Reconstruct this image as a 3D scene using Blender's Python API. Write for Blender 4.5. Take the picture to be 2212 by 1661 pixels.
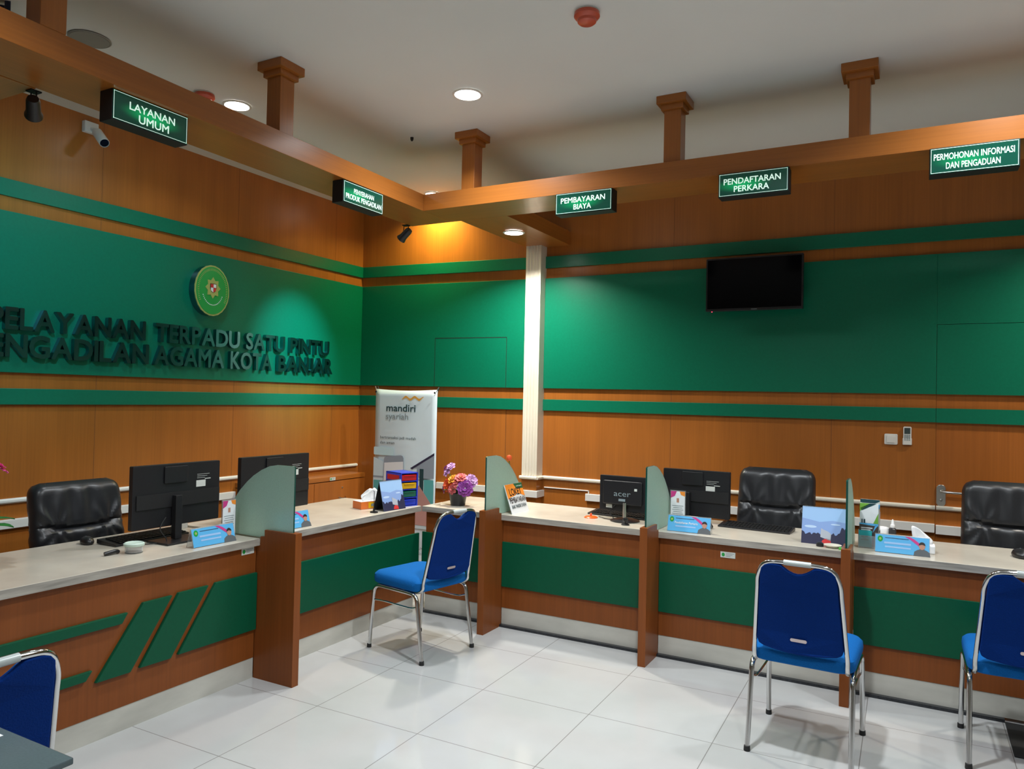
import bpy, bmesh, math, random
from math import sin, cos, pi, radians as R
from mathutils import Vector, Matrix
random.seed(7)
S = bpy.context.scene
C = S.collection
for o in list(bpy.data.objects): bpy.data.objects.remove(o)

# ------------------------------------------------------------------ camera
YAW, PITCH, ROLL = 0.497, 0.017, 0.0218
cam = bpy.data.cameras.new('camera'); camo = bpy.data.objects.new('camera', cam); C.objects.link(camo)
fwd = Vector((-sin(YAW), cos(YAW), 0)); rt = Vector((cos(YAW), sin(YAW), 0)); up = Vector((0, 0, 1))
f2 = fwd*cos(PITCH)+up*sin(PITCH); u2 = up*cos(PITCH)-fwd*sin(PITCH)
r2 = rt*cos(ROLL)+u2*sin(ROLL); u3 = u2*cos(ROLL)-rt*sin(ROLL)
M = Matrix((r2, u3, -f2)).transposed().to_4x4(); M.translation = Vector((4.6263, -5.6795, 1.5487))
camo.matrix_world = M
cam.sensor_width = 36; cam.lens = 36*1614.78/2212; cam.clip_start = 0.02
S.camera = camo

# ------------------------------------------------------------------ world and exposure
w = bpy.data.worlds.new('world'); S.world = w; w.use_nodes = True
w.node_tree.nodes['Background'].inputs[0].default_value = (0.6, 0.7, 0.8, 1)
w.node_tree.nodes['Background'].inputs[1].default_value = 0.02
S.view_settings.view_transform = 'Standard'; S.view_settings.look = 'None'
S.view_settings.gamma = 1; S.view_settings.use_curve_mapping = False
S.view_settings.exposure = -0.34
CEIL = 3.33
# power, colour of the recessed ceiling lamps
P_MAIN = 36.0
COOL = (0.90, 0.96, 1.0)
WARM = (1.0, 0.60, 0.20)
# (x, y, z of the ceiling they sit in, power, colour, radius)
DOWNLIGHTS = [
 (2.28, -1.98, CEIL, P_MAIN*.85, COOL, .075, 'round recessed ceiling lamp, largest and brightest, above the tiled floor'),
 (0.887, -2.452, CEIL, P_MAIN*.24, COOL, .072, 'round recessed ceiling lamp glowing above the left wooden beam'),
 (0.849, -0.257, CEIL, 20, (1, .90, .32), .065, 'small recessed ceiling lamp just above the inner corner of the wooden beams'),
 (1.875, -0.631, 2.824, 48, (1, .95, .86), .070, 'round lamp recessed under the wooden crossbeam beside the fluted column'),
]
# lamps of the same ceiling outside the frame
HIDDEN_LIGHTS = [(5.03, -1.95, .7), (3.75, -2.87, 1.9), (2.35, -4.70, .65), (5.03, -4.70, .85), (7.8, -2.4, .4), (3.75, -6.6, .35), (7.0, -7.0, .3)]

# ------------------------------------------------------------------ helpers: materials
def mat(name, col, rough=.5, metal=0., spec=.5, **k):
    m = bpy.data.materials.new(name); m.use_nodes = True
    b = m.node_tree.nodes['Principled BSDF']
    b.inputs['Base Color'].default_value = (*col, 1); b.inputs['Roughness'].default_value = rough
    b.inputs['Metallic'].default_value = metal; b.inputs['Specular IOR Level'].default_value = spec
    for a, v in k.items():
        b.inputs[a.replace('_', ' ')].default_value = v
    return m
def nodes(m): return m.node_tree.nodes, m.node_tree.links, m.node_tree.nodes['Principled BSDF']
def noisy(m, amount=.1, scale=(8, 8, 8), detail=3, bump=0., dark=None, light=None, rvar=0.):
    """procedural colour variation in object space"""
    N, L, b = nodes(m)
    tc = N.new('ShaderNodeTexCoord'); mp = N.new('ShaderNodeMapping'); mp.inputs['Scale'].default_value = scale
    nz = N.new('ShaderNodeTexNoise'); nz.inputs['Scale'].default_value = 1; nz.inputs['Detail'].default_value = detail
    L.new(tc.outputs['Object'], mp.inputs[0]); L.new(mp.outputs[0], nz.inputs[0])
    cr = N.new('ShaderNodeValToRGB'); c = b.inputs['Base Color'].default_value
    d = dark or [x*(1-amount) for x in c[:3]]; l = light or [min(1, x*(1+amount)) for x in c[:3]]
    cr.color_ramp.elements[0].position = .3; cr.color_ramp.elements[1].position = .7
    cr.color_ramp.elements[0].color = (*d, 1); cr.color_ramp.elements[1].color = (*l, 1)
    L.new(nz.outputs[0], cr.inputs[0]); L.new(cr.outputs[0], b.inputs['Base Color'])
    if bump:
        bp = N.new('ShaderNodeBump'); bp.inputs['Strength'].default_value = bump; bp.inputs['Distance'].default_value = .01
        L.new(nz.outputs[0], bp.inputs['Height']); L.new(bp.outputs[0], b.inputs['Normal'])
    return m
def wood(name, col, grain='z', rough=.3, coat=.0, sp=.35):
    """veneered wood, fine grain along one axis, world-aligned"""
    m = mat(name, col, rough, spec=sp); N, L, b = nodes(m)
    b.inputs['Coat Weight'].default_value = coat; b.inputs['Coat Roughness'].default_value = .22
    g = N.new('ShaderNodeNewGeometry'); mp = N.new('ShaderNodeMapping')
    s = {'x': (1.6, 90, 90), 'y': (90, 1.6, 90), 'z': (90, 90, 1.6)}[grain]
    mp.inputs['Scale'].default_value = s
    L.new(g.outputs['Position'], mp.inputs[0])
    n1 = N.new('ShaderNodeTexNoise'); n1.inputs['Scale'].default_value = 1; n1.inputs['Detail'].default_value = 5
    L.new(mp.outputs[0], n1.inputs[0])
    mp2 = N.new('ShaderNodeMapping'); mp2.inputs['Scale'].default_value = [x*.09 if x > 2 else x*.5 for x in s]
    L.new(g.outputs['Position'], mp2.inputs[0])
    n2 = N.new('ShaderNodeTexNoise'); n2.inputs['Scale'].default_value = 1; n2.inputs['Detail'].default_value = 2
    L.new(mp2.outputs[0], n2.inputs[0])
    mx = N.new('ShaderNodeMath'); mx.operation = 'ADD'
    h = N.new('ShaderNodeMath'); h.operation = 'MULTIPLY'; h.inputs[1].default_value = .5
    L.new(n1.outputs[0], mx.inputs[0]); L.new(n2.outputs[0], mx.inputs[1]); L.new(mx.outputs[0], h.inputs[0])
    cr = N.new('ShaderNodeValToRGB'); e = cr.color_ramp.elements
    e[0].position = .32; e[1].position = .68
    e[0].color = (*[x*.86 for x in col], 1); e[1].color = (*[min(1, x*1.14) for x in col], 1)
    L.new(h.outputs[0], cr.inputs[0]); L.new(cr.outputs[0], b.inputs['Base Color'])
    return m
def emis(name, col, st):
    m = mat(name, col, .4); b = m.node_tree.nodes['Principled BSDF']
    b.inputs['Emission Color'].default_value = (*col, 1); b.inputs['Emission Strength'].default_value = st
    return m

WOODC = (.37, .120, .020)
WOODR = (.205, .057, .012)
W_WALL = wood('wall_veneer', WOODC, 'z', .30, .0, .4)
W_UP = wood('post_veneer', WOODC, 'z', .3, .2)
W_X = wood('veneer_grain_x', WOODC, 'x', .3, .2)
W_Y = wood('veneer_grain_y', WOODC, 'y', .3, .2)
W_CTR = wood('counter_veneer', WOODR, 'z', .34, .0, .25)
W_DOOR = wood('door_veneer', (.37, .113, .019), 'z', .34, .0)
GREEN = noisy(mat('green_laminate', (.001, .155, .083), .32, spec=.38), .05, (60, 60, 60))
GREEN2 = noisy(mat('green_counter_laminate', (.001, .075, .034), .38, spec=.22), .05, (60, 60, 60))
PAINT = noisy(mat('beige_paint', (.56, .52, .45), .8), .03, (2, 2, 2))
CEILM = noisy(mat('ceiling_paint', (.80, .80, .77), .75), .03, (1, 1, 1))
WHITE = mat('white_plastic', (.75, .74, .70), .35)
CREAM = noisy(mat('cream_paint', (.74, .69, .58), .45), .03, (4, 4, 4))
CHROME = noisy(mat('chrome', (.62, .62, .62), .11, 1.), .03, (5, 5, 5))
STEEL = noisy(mat('brushed_steel', (.5, .5, .48), .28, 1.), .08, (4, 80, 4))
LETTER = mat('mirror_steel', (.13, .27, .34), .20, 1.)
BLACK = mat('black_plastic', (.012, .012, .014), .35)
BLACKM = mat('black_matte', (.006, .006, .007), .6)
GLOSSB = mat('screen_black', (.002, .002, .003), .12, spec=.12)
RUBBER = mat('black_rubber', (.012, .012, .012), .7)
LEATHER = noisy(mat('black_leather', (.016, .017, .020), .34), .2, (300, 300, 300), bump=.03)
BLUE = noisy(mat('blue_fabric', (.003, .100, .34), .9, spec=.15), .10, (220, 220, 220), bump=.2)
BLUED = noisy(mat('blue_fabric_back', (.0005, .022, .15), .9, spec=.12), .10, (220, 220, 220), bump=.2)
STONE = noisy(mat('stone_skirting', (.50, .485, .43), .35), .14, (3, 3, 9), 5)
WORKT = noisy(mat('worktop_laminate', (.56, .51, .43), .22), .13, (3, 3, 14), 8)
DARKT = noisy(mat('black_granite', (.018, .020, .024), .22), .4, (90, 90, 90))
PAPER = mat('paper', (.78, .80, .82), .6)
BANNER = noisy(mat('banner_vinyl', (.68, .80, .86), .45), .05, (3, 3, 3))
INK = mat('dark_green_ink', (.01, .05, .06), .5)
GREY = mat('grey_ink', (.22, .27, .29), .5)
GOLD = mat('gold_ink', (.75, .36, .05), .45)
RED = mat('red_plastic', (.55, .012, .02), .3)
REDD = mat('red_ink', (.6, .03, .03), .5)
YEL = mat('yellow_plastic', (.75, .42, .01), .3)
GRNP = mat('green_plastic', (.005, .13, .08), .3)
BLUP = mat('blue_plastic', (.015, .04, .50), .3)
ORG = mat('orange_plastic', (.80, .16, .03), .35)
ORANGE = mat('orange_print', (.85, .27, .03), .5)
SKYB = mat('sky_print', (.10, .42, .75), .4)
SKYL = mat('pale_sky_print', (.33, .52, .80), .4)
NAVY = mat('navy_print', (.025, .025, .065), .45)
SKIN = mat('skin_print', (.48, .24, .16), .5)
HAIR = mat('hair_print', (.02, .015, .015), .5)
LOGOG = mat('bright_green_enamel', (.02, .33, .06), .25)
LOGOY = mat('gold_enamel', (.38, .42, .12), .3)
DETC = mat('detector_cover', (.62, .10, .05), .3)
PINK = mat('magenta_print', (.55, .04, .22), .5)
LEAF = noisy(mat('leaf', (.02, .16, .03), .5), .3, (20, 20, 20))
GREYL = mat('loudspeaker_grille', (.30, .29, .26), .6)
TISSUE = mat('tissue_paper', (.82, .83, .85), .8)
LABELM = mat('label_print', (.62, .64, .60), .45)

def frosted(name, col, trans=.55, rough=.45):
    m = mat(name, col, rough); b = m.node_tree.nodes['Principled BSDF']
    b.inputs['Transmission Weight'].default_value = trans; b.inputs['IOR'].default_value = 1.3
    return noisy(m, .06, (160, 160, 160))
GLASS = frosted('frosted_glass', (.50, .70, .61), .45, .5)
GLASSE = mat('glass_edge', (.008, .06, .045), .2)
ACRY = mat('clear_acrylic', (.9, .93, .95), .08); ACRY.node_tree.nodes['Principled BSDF'].inputs['Transmission Weight'].default_value = .85
TABLEG = frosted('grey_table_glass', (.13, .17, .18), .35, .22)

# tiled floor
FLOOR = mat('floor_tiles', (.64, .64, .62), .09, spec=.6)
def tile_nodes(m):
    N, L, b = nodes(m)
    g = N.new('ShaderNodeNewGeometry'); mp = N.new('ShaderNodeMapping')
    mp.vector_type = 'TEXTURE'; mp.inputs['Location'].default_value = (2.6324, -2.8394, 0); mp.inputs['Rotation'].default_value = (0, 0, .0116); mp.inputs['Scale'].default_value = (.6, .6, .6)
    L.new(g.outputs['Position'], mp.inputs[0])
    sp = N.new('ShaderNodeSeparateXYZ'); L.new(mp.outputs[0], sp.inputs[0])
    ds = []
    for i in (0, 1):
        rd = N.new('ShaderNodeMath'); rd.operation = 'ROUND'; L.new(sp.outputs[i], rd.inputs[0])
        sb = N.new('ShaderNodeMath'); sb.operation = 'SUBTRACT'; L.new(sp.outputs[i], sb.inputs[0]); L.new(rd.outputs[0], sb.inputs[1])
        ab = N.new('ShaderNodeMath'); ab.operation = 'ABSOLUTE'; L.new(sb.outputs[0], ab.inputs[0]); ds.append(ab)
    mn = N.new('ShaderNodeMath'); mn.operation = 'MINIMUM'; L.new(ds[0].outputs[0], mn.inputs[0]); L.new(ds[1].outputs[0], mn.inputs[1])
    lt = N.new('ShaderNodeMath'); lt.operation = 'LESS_THAN'; L.new(mn.outputs[0], lt.inputs[0]); lt.inputs[1].default_value = .0032
    nz = N.new('ShaderNodeTexNoise'); nz.inputs['Scale'].default_value = 2.2; nz.inputs['Detail'].default_value = 6; L.new(g.outputs['Position'], nz.inputs[0])
    cr = N.new('ShaderNodeValToRGB'); e = cr.color_ramp.elements
    e[0].position = .35; e[0].color = (.43, .43, .42, 1); e[1].position = .65; e[1].color = (.465, .465, .46, 1)
    L.new(nz.outputs[0], cr.inputs[0])
    mx = N.new('ShaderNodeMixRGB'); L.new(lt.outputs[0], mx.inputs[0]); L.new(cr.outputs[0], mx.inputs[1]); mx.inputs[2].default_value = (.22, .21, .20, 1)
    L.new(mx.outputs[0], b.inputs['Base Color'])
tile_nodes(FLOOR)

# ------------------------------------------------------------------ helpers: geometry
class MB:
    def __init__(s): s.bm = bmesh.new()
    def box(s, lo, hi, mtx=None):
        x0, y0, z0 = lo; x1, y1, z1 = hi
        v = [s.bm.verts.new((x, y, z)) for z in (z0, z1) for x, y in ((x0, y0), (x1, y0), (x1, y1), (x0, y1))]
        if mtx:
            for q in v: q.co = mtx @ q.co
        for f in ((0, 3, 2, 1), (4, 5, 6, 7), (0, 1, 5, 4), (1, 2, 6, 5), (2, 3, 7, 6), (3, 0, 4, 7)): s.bm.faces.new([v[i] for i in f])
        return s
    def tube(s, pts, r, n=10, caps=True, closed=False):
        pts = [Vector(p) for p in pts]; rs = r if isinstance(r, (list, tuple)) else [r]*len(pts)
        m = len(pts); rings = []; ref = None
        for i, p in enumerate(pts):
            a = pts[i-1] if (i or closed) else p; b = pts[(i+1) % m] if (i < m-1 or closed) else p
            t = (b-a).normalized()
            if ref is None: ref = t.orthogonal().normalized()
            ref = (ref-t*ref.dot(t)); ref = ref.normalized() if ref.length > 1e-6 else t.orthogonal().normalized()
            bn = t.cross(ref)
            rings.append([s.bm.verts.new(p+(ref*cos(2*pi*k/n)+bn*sin(2*pi*k/n))*rs[i]) for k in range(n)])
        for i in range(m if closed else m-1):
            A, B = rings[i], rings[(i+1) % m]
            for k in range(n): s.bm.faces.new((A[k], A[(k+1) % n], B[(k+1) % n], B[k]))
        if caps and not closed: s.bm.faces.new(rings[0][::-1]); s.bm.faces.new(rings[-1])
        return s
    def lathe(s, prof, n=24, ctr=(0, 0, 0), mtx=None):
        """prof: (r, z) list, around z"""
        rings = []
        for r, z in prof:
            vs = [s.bm.verts.new((ctr[0]+r*cos(2*pi*k/n), ctr[1]+r*sin(2*pi*k/n), ctr[2]+z)) for k in range(n)]
            if mtx:
                for q in vs: q.co = mtx @ q.co
            rings.append(vs)
        for A, B in zip(rings, rings[1:]):
            for k in range(n): s.bm.faces.new((A[k], A[(k+1) % n], B[(k+1) % n], B[k]))
        if prof[0][0] > 1e-5: s.bm.faces.new(rings[0][::-1])
        if prof[-1][0] > 1e-5: s.bm.faces.new(rings[-1])
        return s
    def prism(s, poly, d0, d1, fn=None):
        """2D polygon (u,v), extruded from d0 to d1; fn(u,v,d)->xyz"""
        fn = fn or (lambda u, v, d: (u, v, d))
        A = [s.bm.verts.new(fn(u, v, d0)) for u, v in poly]; B = [s.bm.verts.new(fn(u, v, d1)) for u, v in poly]
        n = len(poly)
        s.bm.faces.new(A[::-1]); s.bm.faces.new(B)
        for k in range(n): s.bm.faces.new((A[k], A[(k+1) % n], B[(k+1) % n], B[k]))
        return s
    def build(s, name, m, parent=None, smooth=False, bevel=0., loc=None, seg=2, subsurf=0):
        bmesh.ops.recalc_face_normals(s.bm, faces=s.bm.faces[:])
        me = bpy.data.meshes.new(name); s.bm.to_mesh(me); s.bm.free()
        for x in (m if isinstance(m, (list, tuple)) else [m]): me.materials.append(x)
        o = bpy.data.objects.new(name, me); C.objects.link(o)
        if parent: o.parent = parent
        if loc: o.location = loc
        if smooth:
            for p in me.polygons: p.use_smooth = True
            try: me.set_sharp_from_angle(angle=R(40))
            except Exception: pass
        if bevel:
            b = o.modifiers.new('bevel', 'BEVEL'); b.width = bevel; b.segments = seg; b.limit_method = 'ANGLE'
        if subsurf:
            b = o.modifiers.new('sub', 'SUBSURF'); b.levels = subsurf; b.render_levels = subsurf
        return o
def tag(o, label=None, cat=None, group=None, kind=None):
    if label: o['label'] = label
    if cat: o['category'] = cat
    if group: o['group'] = group
    if kind: o['kind'] = kind
    return o
def thing(name, label, cat, loc=(0, 0, 0), rz=0, group=None):
    o = bpy.data.objects.new(name, None); C.objects.link(o); o.empty_display_size = .1
    o.location = loc; o.rotation_euler = (0, 0, rz)
    return tag(o, label, cat, group)
def box(lo, hi, mtx=None): return MB().box(lo, hi, mtx)
def struct(name, mb, m, **k): return tag(mb.build(name, m, **k), kind='structure')
def dup(root, loc, rz, label):
    def cp(o, par):
        c = o.copy(); C.objects.link(c); c.parent = par
        for ch in list(o.children): cp(ch, c)
        return c
    r = cp(root, None); r.location = loc; r.rotation_euler = (0, 0, rz); r['label'] = label
    return r
def arc(c, r, a0, a1, n=8):
    return [(c[0]+r*cos(a0+(a1-a0)*i/n), c[1]+r*sin(a0+(a1-a0)*i/n)) for i in range(n+1)]
def rrect(x0, y0, x1, y1, r, n=5):
    return arc((x1-r, y0+r), r, -pi/2, 0, n)+arc((x1-r, y1-r), r, 0, pi/2, n)+arc((x0+r, y1-r), r, pi/2, pi, n)+arc((x0+r, y0+r), r, pi, 1.5*pi, n)
def text_mesh(txt, size=1., bold=0.):
    """mesh of a text set in the built-in font, baseline at y=0; strokes thickened by overlaid shifted copies; returns mesh, min x, max x, min y, max y"""
    cu = bpy.data.curves.new('txt', 'FONT'); cu.body = txt; cu.size = size; cu.resolution_u = 3
    o = bpy.data.objects.new('txt', cu); C.objects.link(o)
    dg = bpy.context.evaluated_depsgraph_get(); dg.update()
    me = bpy.data.meshes.new_from_object(o.evaluated_get(dg))
    bpy.data.objects.remove(o)
    if bold > 0:
        V = [v.co.copy() for v in me.vertices]; F = [tuple(p.vertices) for p in me.polygons]; n_ = len(V)
        offs = [(0, 0)]+[(bold*cos(pi*k/4), bold*sin(pi*k/4)) for k in range(8)]
        nv = [(p.x+a_, p.y+b_, .002*k) for k, (a_, b_) in enumerate(offs) for p in V]; nf = [tuple(i+n_*k for i in f) for k in range(9) for f in F]
        me = bpy.data.meshes.new('txt'); me.from_pydata(nv, [], nf); me.update()
    xs = [v.co.x for v in me.vertices]; ys = [v.co.y for v in me.vertices]
    return me, min(xs), max(xs), min(ys), max(ys)
_cap = text_mesh('H')
CAPH = _cap[4]-_cap[3]
def put_text(name, txt, m, parent, origin, u, v, x0, x1, cap, bold=0., depth=.0008, fit=True, squeeze=None):
    """write txt with baseline origin, running along u from x0 to x1, upright v, cap height 'cap'"""
    me, a, b, c, d = text_mesh(txt, 1, bold)
    u = Vector(u).normalized(); v = Vector(v).normalized(); n = u.cross(v); o = Vector(origin)
    sy = cap/CAPH; sxx = (x1-x0)/(b-a) if fit else sy
    for p in me.vertices:
        p.co = o+u*(x0+(p.co.x-a)*sxx)+v*(p.co.y*sy)+n*(depth+p.co.z*.02)
    me.name = name; me.materials.clear(); me.materials.append(m)
    me.polygons.foreach_set('use_smooth', [False]*len(me.polygons))
    ob = bpy.data.objects.new(name, me); C.objects.link(ob)
    if parent: ob.parent = parent
    return ob
def flat(name, poly, m, parent, o, u, v, d=.0006, th=.0006):
    """thin printed or applied patch: polygon in the (u,v) plane at o, standing d off it"""
    u = Vector(u).normalized(); v = Vector(v).normalized(); n = u.cross(v); o = Vector(o)
    return MB().prism(poly, d, d+th, lambda a, b, c: o+u*a+v*b+n*c).build(name, m, parent)
def rect(a, b, c, d): return [(a, b), (c, b), (c, d), (a, d)]

# ------------------------------------------------------------------ room shell
XR, YN = 9.0, -9.0
MATX, MATY0, MATY1 = 5.023, -1.66, -1.25
struct('floor', box((-.1, YN, -.05), (XR, .1, 0)), FLOOR)
struct('ceiling', box((-.1, YN, CEIL), (XR, .1, CEIL+.05)), CEILM)
CY = -.16      # the wall left of the column stands slightly askew
XC0, XC1 = 1.715, 1.855
struct('wall_left', box((-.1, YN, 0), (0, CY, 3.27)), W_WALL)
struct('trim_1', box((-.1, YN, 3.27), (.004, CY, CEIL)), PAINT)
struct('wall_back', box((XC0, 0, 0), (4.737, .1, 3.27)).box((4.737, 0, 2.088), (5.64, .1, 3.27)).box((5.64, 0, 0), (XR, .1, 3.27)), W_WALL)
struct('trim_2', box((XC0, -.003, 3.27), (XR, .1, CEIL)), PAINT)
def askew(u, d, z):     # point on the askew wall: u along it from the corner, d in front of it
    L = Vector((XC0, -CY-.02)); t = L.normalized()
    return (t.x*u+t.y*d, CY+t.y*u-t.x*d, z)
LA = Vector((XC0, -CY-.02)).length
def askbox(u0, u1, d0, d1, z0, z1):
    m = MB(); v = [m.bm.verts.new(askew(u, d, z)) for z in (z0, z1) for u, d in ((u0, d1), (u1, d1), (u1, d0), (u0, d0))]
    for f in ((0, 3, 2, 1), (4, 5, 6, 7), (0, 1, 5, 4), (1, 2, 6, 5), (2, 3, 7, 6), (3, 0, 4, 7)): m.bm.faces.new([v[i] for i in f])
    return m
struct('wall_corner', askbox(-.15, LA, -.1, 0, 0, 3.27), W_WALL)
struct('trim_3', askbox(-.15, LA, -.1, .003, 3.27, CEIL), PAINT)
struct('wall_right', box((XR, YN, 0), (XR+.1, .1, CEIL)), PAINT)
struct('wall_front', box((-.1, YN-.1, 0), (XR, YN, CEIL)), PAINT)
# hidden door to the right, flush in the panelling
struct('door_1', box((4.7382, .003, 0), (5.6388, .06, 2.0870)), W_DOOR)
dh = thing('door_handle', 'brushed steel lever handle with long keyhole plate on the flush door', 'door handle', (4.770, 0, .965))
MB().prism(rrect(-.027, -.071, .027, .071, .026), -.009, .004, lambda u, v, d: (u, d, v)).build('backplate', STEEL, dh, smooth=True, bevel=.002)
MB().tube([(0, -.009, .028), (0, -.045, .028), (.012, -.052, .028), (.115, -.052, .026)], .0085, 10).build('lever', STEEL, dh, smooth=True)
MB().lathe([(.008, 0), (.008, .004), (.005, .005)], 12, mtx=Matrix.Translation((0, -.009, -.03)) @ Matrix.Rotation(pi/2, 4, 'X')).build('keyhole', STEEL, dh)

# raised green laminate boards and bands (the door continues them)
T = .020
ZS = [('s1', 2.643, 2.742), ('p', 1.629, 2.557), ('s2', 1.443, 1.537)]
n = 3
for k, z0, z1 in ZS:
    n += 1; struct('trim_%d' % n, box((0, YN, z0), (T, CY-.001, z1)), GREEN, bevel=.002)
    n += 1; struct('trim_%d' % n, askbox(T, LA, 0, T, z0, z1), GREEN, bevel=.002)
    x1 = XR if k == 's1' else 4.735
    n += 1
    if k == 'p':
        struct('trim_%d' % n, box((XC1, -T, z0), (4.735, 0, z1)).box((4.735, -T, 2.090), (XR, 0, z1)), GREEN, bevel=.002)
        dg = box((4.7375, -T+.001, z0), (5.6395, .006, 2.0875)); dg.build('green_panel', GREEN, bpy.data.objects['door_1'])
        n += 1; struct('trim_%d' % n, box((5.642, -T, z0), (XR, 0, 2.090)), GREEN)
    elif k == 's1':
        struct('trim_%d' % n, box((XC1, -T, z0), (XR, 0, z1)), GREEN, bevel=.002)
    else:
        struct('trim_%d' % n, box((XC1, -T, z0), (4.735, 0, z1)).box((5.642, -T, z0), (XR, 0, z1)), GREEN, bevel=.002)
        box((4.7375, -T+.001, z0), (5.6395, .006, z1)).build('green_band', GREEN, bpy.data.objects['door_1'])
# second flush door in the corner wall: recessed seam outline
for (u0, u1, z0, z1) in ((.812, 1.52, 2.060, 2.066), (.812, .816, 1.629, 2.066), (1.516, 1.52, 1.629, 2.066)):
    n += 1; struct('trim_%d' % n, askbox(u0, u1, T-.001, T+.0008, z0, z1), mat('seam_%d' % n, (.001, .012, .008), .8))
for (u0, u1) in ((.812, .815), (1.517, 1.52)):
    n += 1; struct('trim_%d' % n, askbox(u0, u1, -.001, .0008, 0, 1.443), mat('seam_%d' % n, (.05, .016, .005), .8))
# vertical veneer joints
SEAM = mat('veneer_joint', (.17, .058, .017), .7)
for y in (-2.739, -1.641, -3.84, -.54):
    n += 1; struct('trim_%d' % n, box((-.001, y-.0012, 0), (.0008, y+.0012, 3.27)), SEAM)
for x in (2.95, 4.10):
    n += 1; struct('trim_%d' % n, box((x-.0012, -.0008, 0), (x+.0012, .001, 3.27)), SEAM)
# white chair rail and low cable trunking
def railprof(mb, p0, p1, out, z0, z1, d):
    p0, p1, out = Vector(p0), Vector(p1), Vector(out)
    pr = [(0, z0), (d*.6, z0), (d, z0+(z1-z0)*.3), (d, z1-(z1-z0)*.3), (d*.6, z1), (0, z1)]
    A = [mb.bm.verts.new((*(p0+out*a), z)) for a, z in pr]; B = [mb.bm.verts.new((*(p1+out*a), z)) for a, z in pr]
    mb.bm.faces.new(A[::-1]); mb.bm.faces.new(B)
    for k in range(6): mb.bm.faces.new((A[k], A[(k+1) % 6], B[(k+1) % 6], B[k]))
m = MB(); railprof(m, (0, YN), (0, -.19), (1, 0), .870, .898, .022); n += 1; struct('trim_%d' % n, m, WHITE)
m = MB(); railprof(m, (XC1-.002, 0), (4.737, 0), (0, -1), .868, .896, .022)
railprof(m, (XC0-.012, -.112), (XC1+.012, -.112), (0, -1), .868, .896, .022); railprof(m, (XC1, -.122), (XC1, 0), (1, 0), .868, .896, .022)
n += 1; struct('trim_%d' % n, m, CREAM)
m = MB(); railprof(m, (4.743, .004), (5.634, .004), (0, -1), .868, .896, .024); m.build('rail', CREAM, bpy.data.objects['door_1'])
m = MB(); railprof(m, (5.642, 0), (XR, 0), (0, -1), .868, .896, .022); n += 1; struct('trim_%d' % n, m, CREAM)
n += 1; struct('trim_%d' % n, box((0, YN, .726), (.03, -1.62, .778)), WHITE, bevel=.003)
n += 1; struct('trim_%d' % n, box((XC0-.02, -.14, .722), (XC1+.022, -.11, .777)).box((XC1, -.11, .722), (XC1+.022, 0, .777)), WHITE, bevel=.002)
n += 1; struct('trim_%d' % n, box((2.26, -.03, .720), (4.735, 0, .776)).box((1.877, -.012, .795), (2.285, 0, .803)).box((2.277, -.012, .776), (2.285, 0, .803)), WHITE, bevel=.002)
box((4.742, -.026, .712), (5.634, .005, .770)).build('trunking', WHITE, bpy.data.objects['door_1'], bevel=.002)
n += 1; struct('trim_%d' % n, askbox(.86, LA, 0, .03, .722, .777), WHITE, bevel=.002)

# fluted column
col = thing('fluted_column', 'slim cream fluted column rising from the white rail to the wooden crossbeam', 'column', (XC0, -.11, 0))
wd = XC1-XC0
prof = [(0, 0)]
nf = 4; mg = .016; fw = (wd-2*mg)/nf
for k in range(nf):
    x0 = mg+k*fw
    prof += [(x0+.003, 0)]+[(x0+.003+(fw-.006)*t/6, .007*sin(pi*t/6)) for t in range(1, 6)]+[(x0+fw-.003, 0)]
prof += [(wd, 0), (wd, .11), (0, .11)]
MB().prism(prof, .896, 2.824, lambda u, v, d: (u, v, d)).build('shaft', CREAM, col)
box((0, 0, 0), (wd, .11, .868)).build('wooden_base', W_UP, col)

# ------------------------------------------------------------------ overhead wooden beams
ZB0, ZB1 = 2.824, 2.938
def lx(y, x): return x+.020*(-1.45-y)
def beam_left(name):
    m = MB(); y0, y1 = -6.4, -1.10
    poly = [(lx(y0, 1.25), y0), (lx(y0, 1.606), y0), (1.606, -1.455), (1.606, y1), (1.25, y1)]
    return m.prism(poly, ZB0, ZB1)
tag(beam_left('b').build('overhead_beam', W_Y, bevel=.0015), 'long wooden beam hanging parallel to the lettered left wall', 'beam')
tag(box((1.607, -1.455, ZB0), (XR-.02, -1.10, ZB1)).build('overhead_beam', W_X, bevel=.0015), 'long wooden beam hanging parallel to the wall with the television', 'beam')
tag(box((1.69, -1.099, ZB0), (2.072, -.001, ZB1)).build('overhead_crossbeam', W_Y, bevel=.0015), 'short wide wooden crossbeam from the long beam to the fluted column', 'beam')
tag(box((.001, -4.28, ZB0), (1.295, -3.87, ZB1)).build('overhead_crossbeam', W_X, bevel=.0015), 'short wide wooden crossbeam behind the left black spotlight', 'beam')
def make_post(x, y, label):
    t = thing('ceiling_post', label, 'post', (x, y, ZB1), 0, 'wooden posts between beams and ceiling')
    box((-.05, -.05, 0), (.05, .05, CEIL-ZB1-.02)).build('shaft', W_UP, t, bevel=.002)
    box((-.066, -.066, .312), (.066, .066, .350)).box((-.088, -.088, .345), (.088, .088, CEIL-ZB1)).build('capital', W_X, t, bevel=.003)
    return t
p0 = make_post(1.61, -4.01, 'short square wooden post at the top left corner, its capital out of view')
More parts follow.
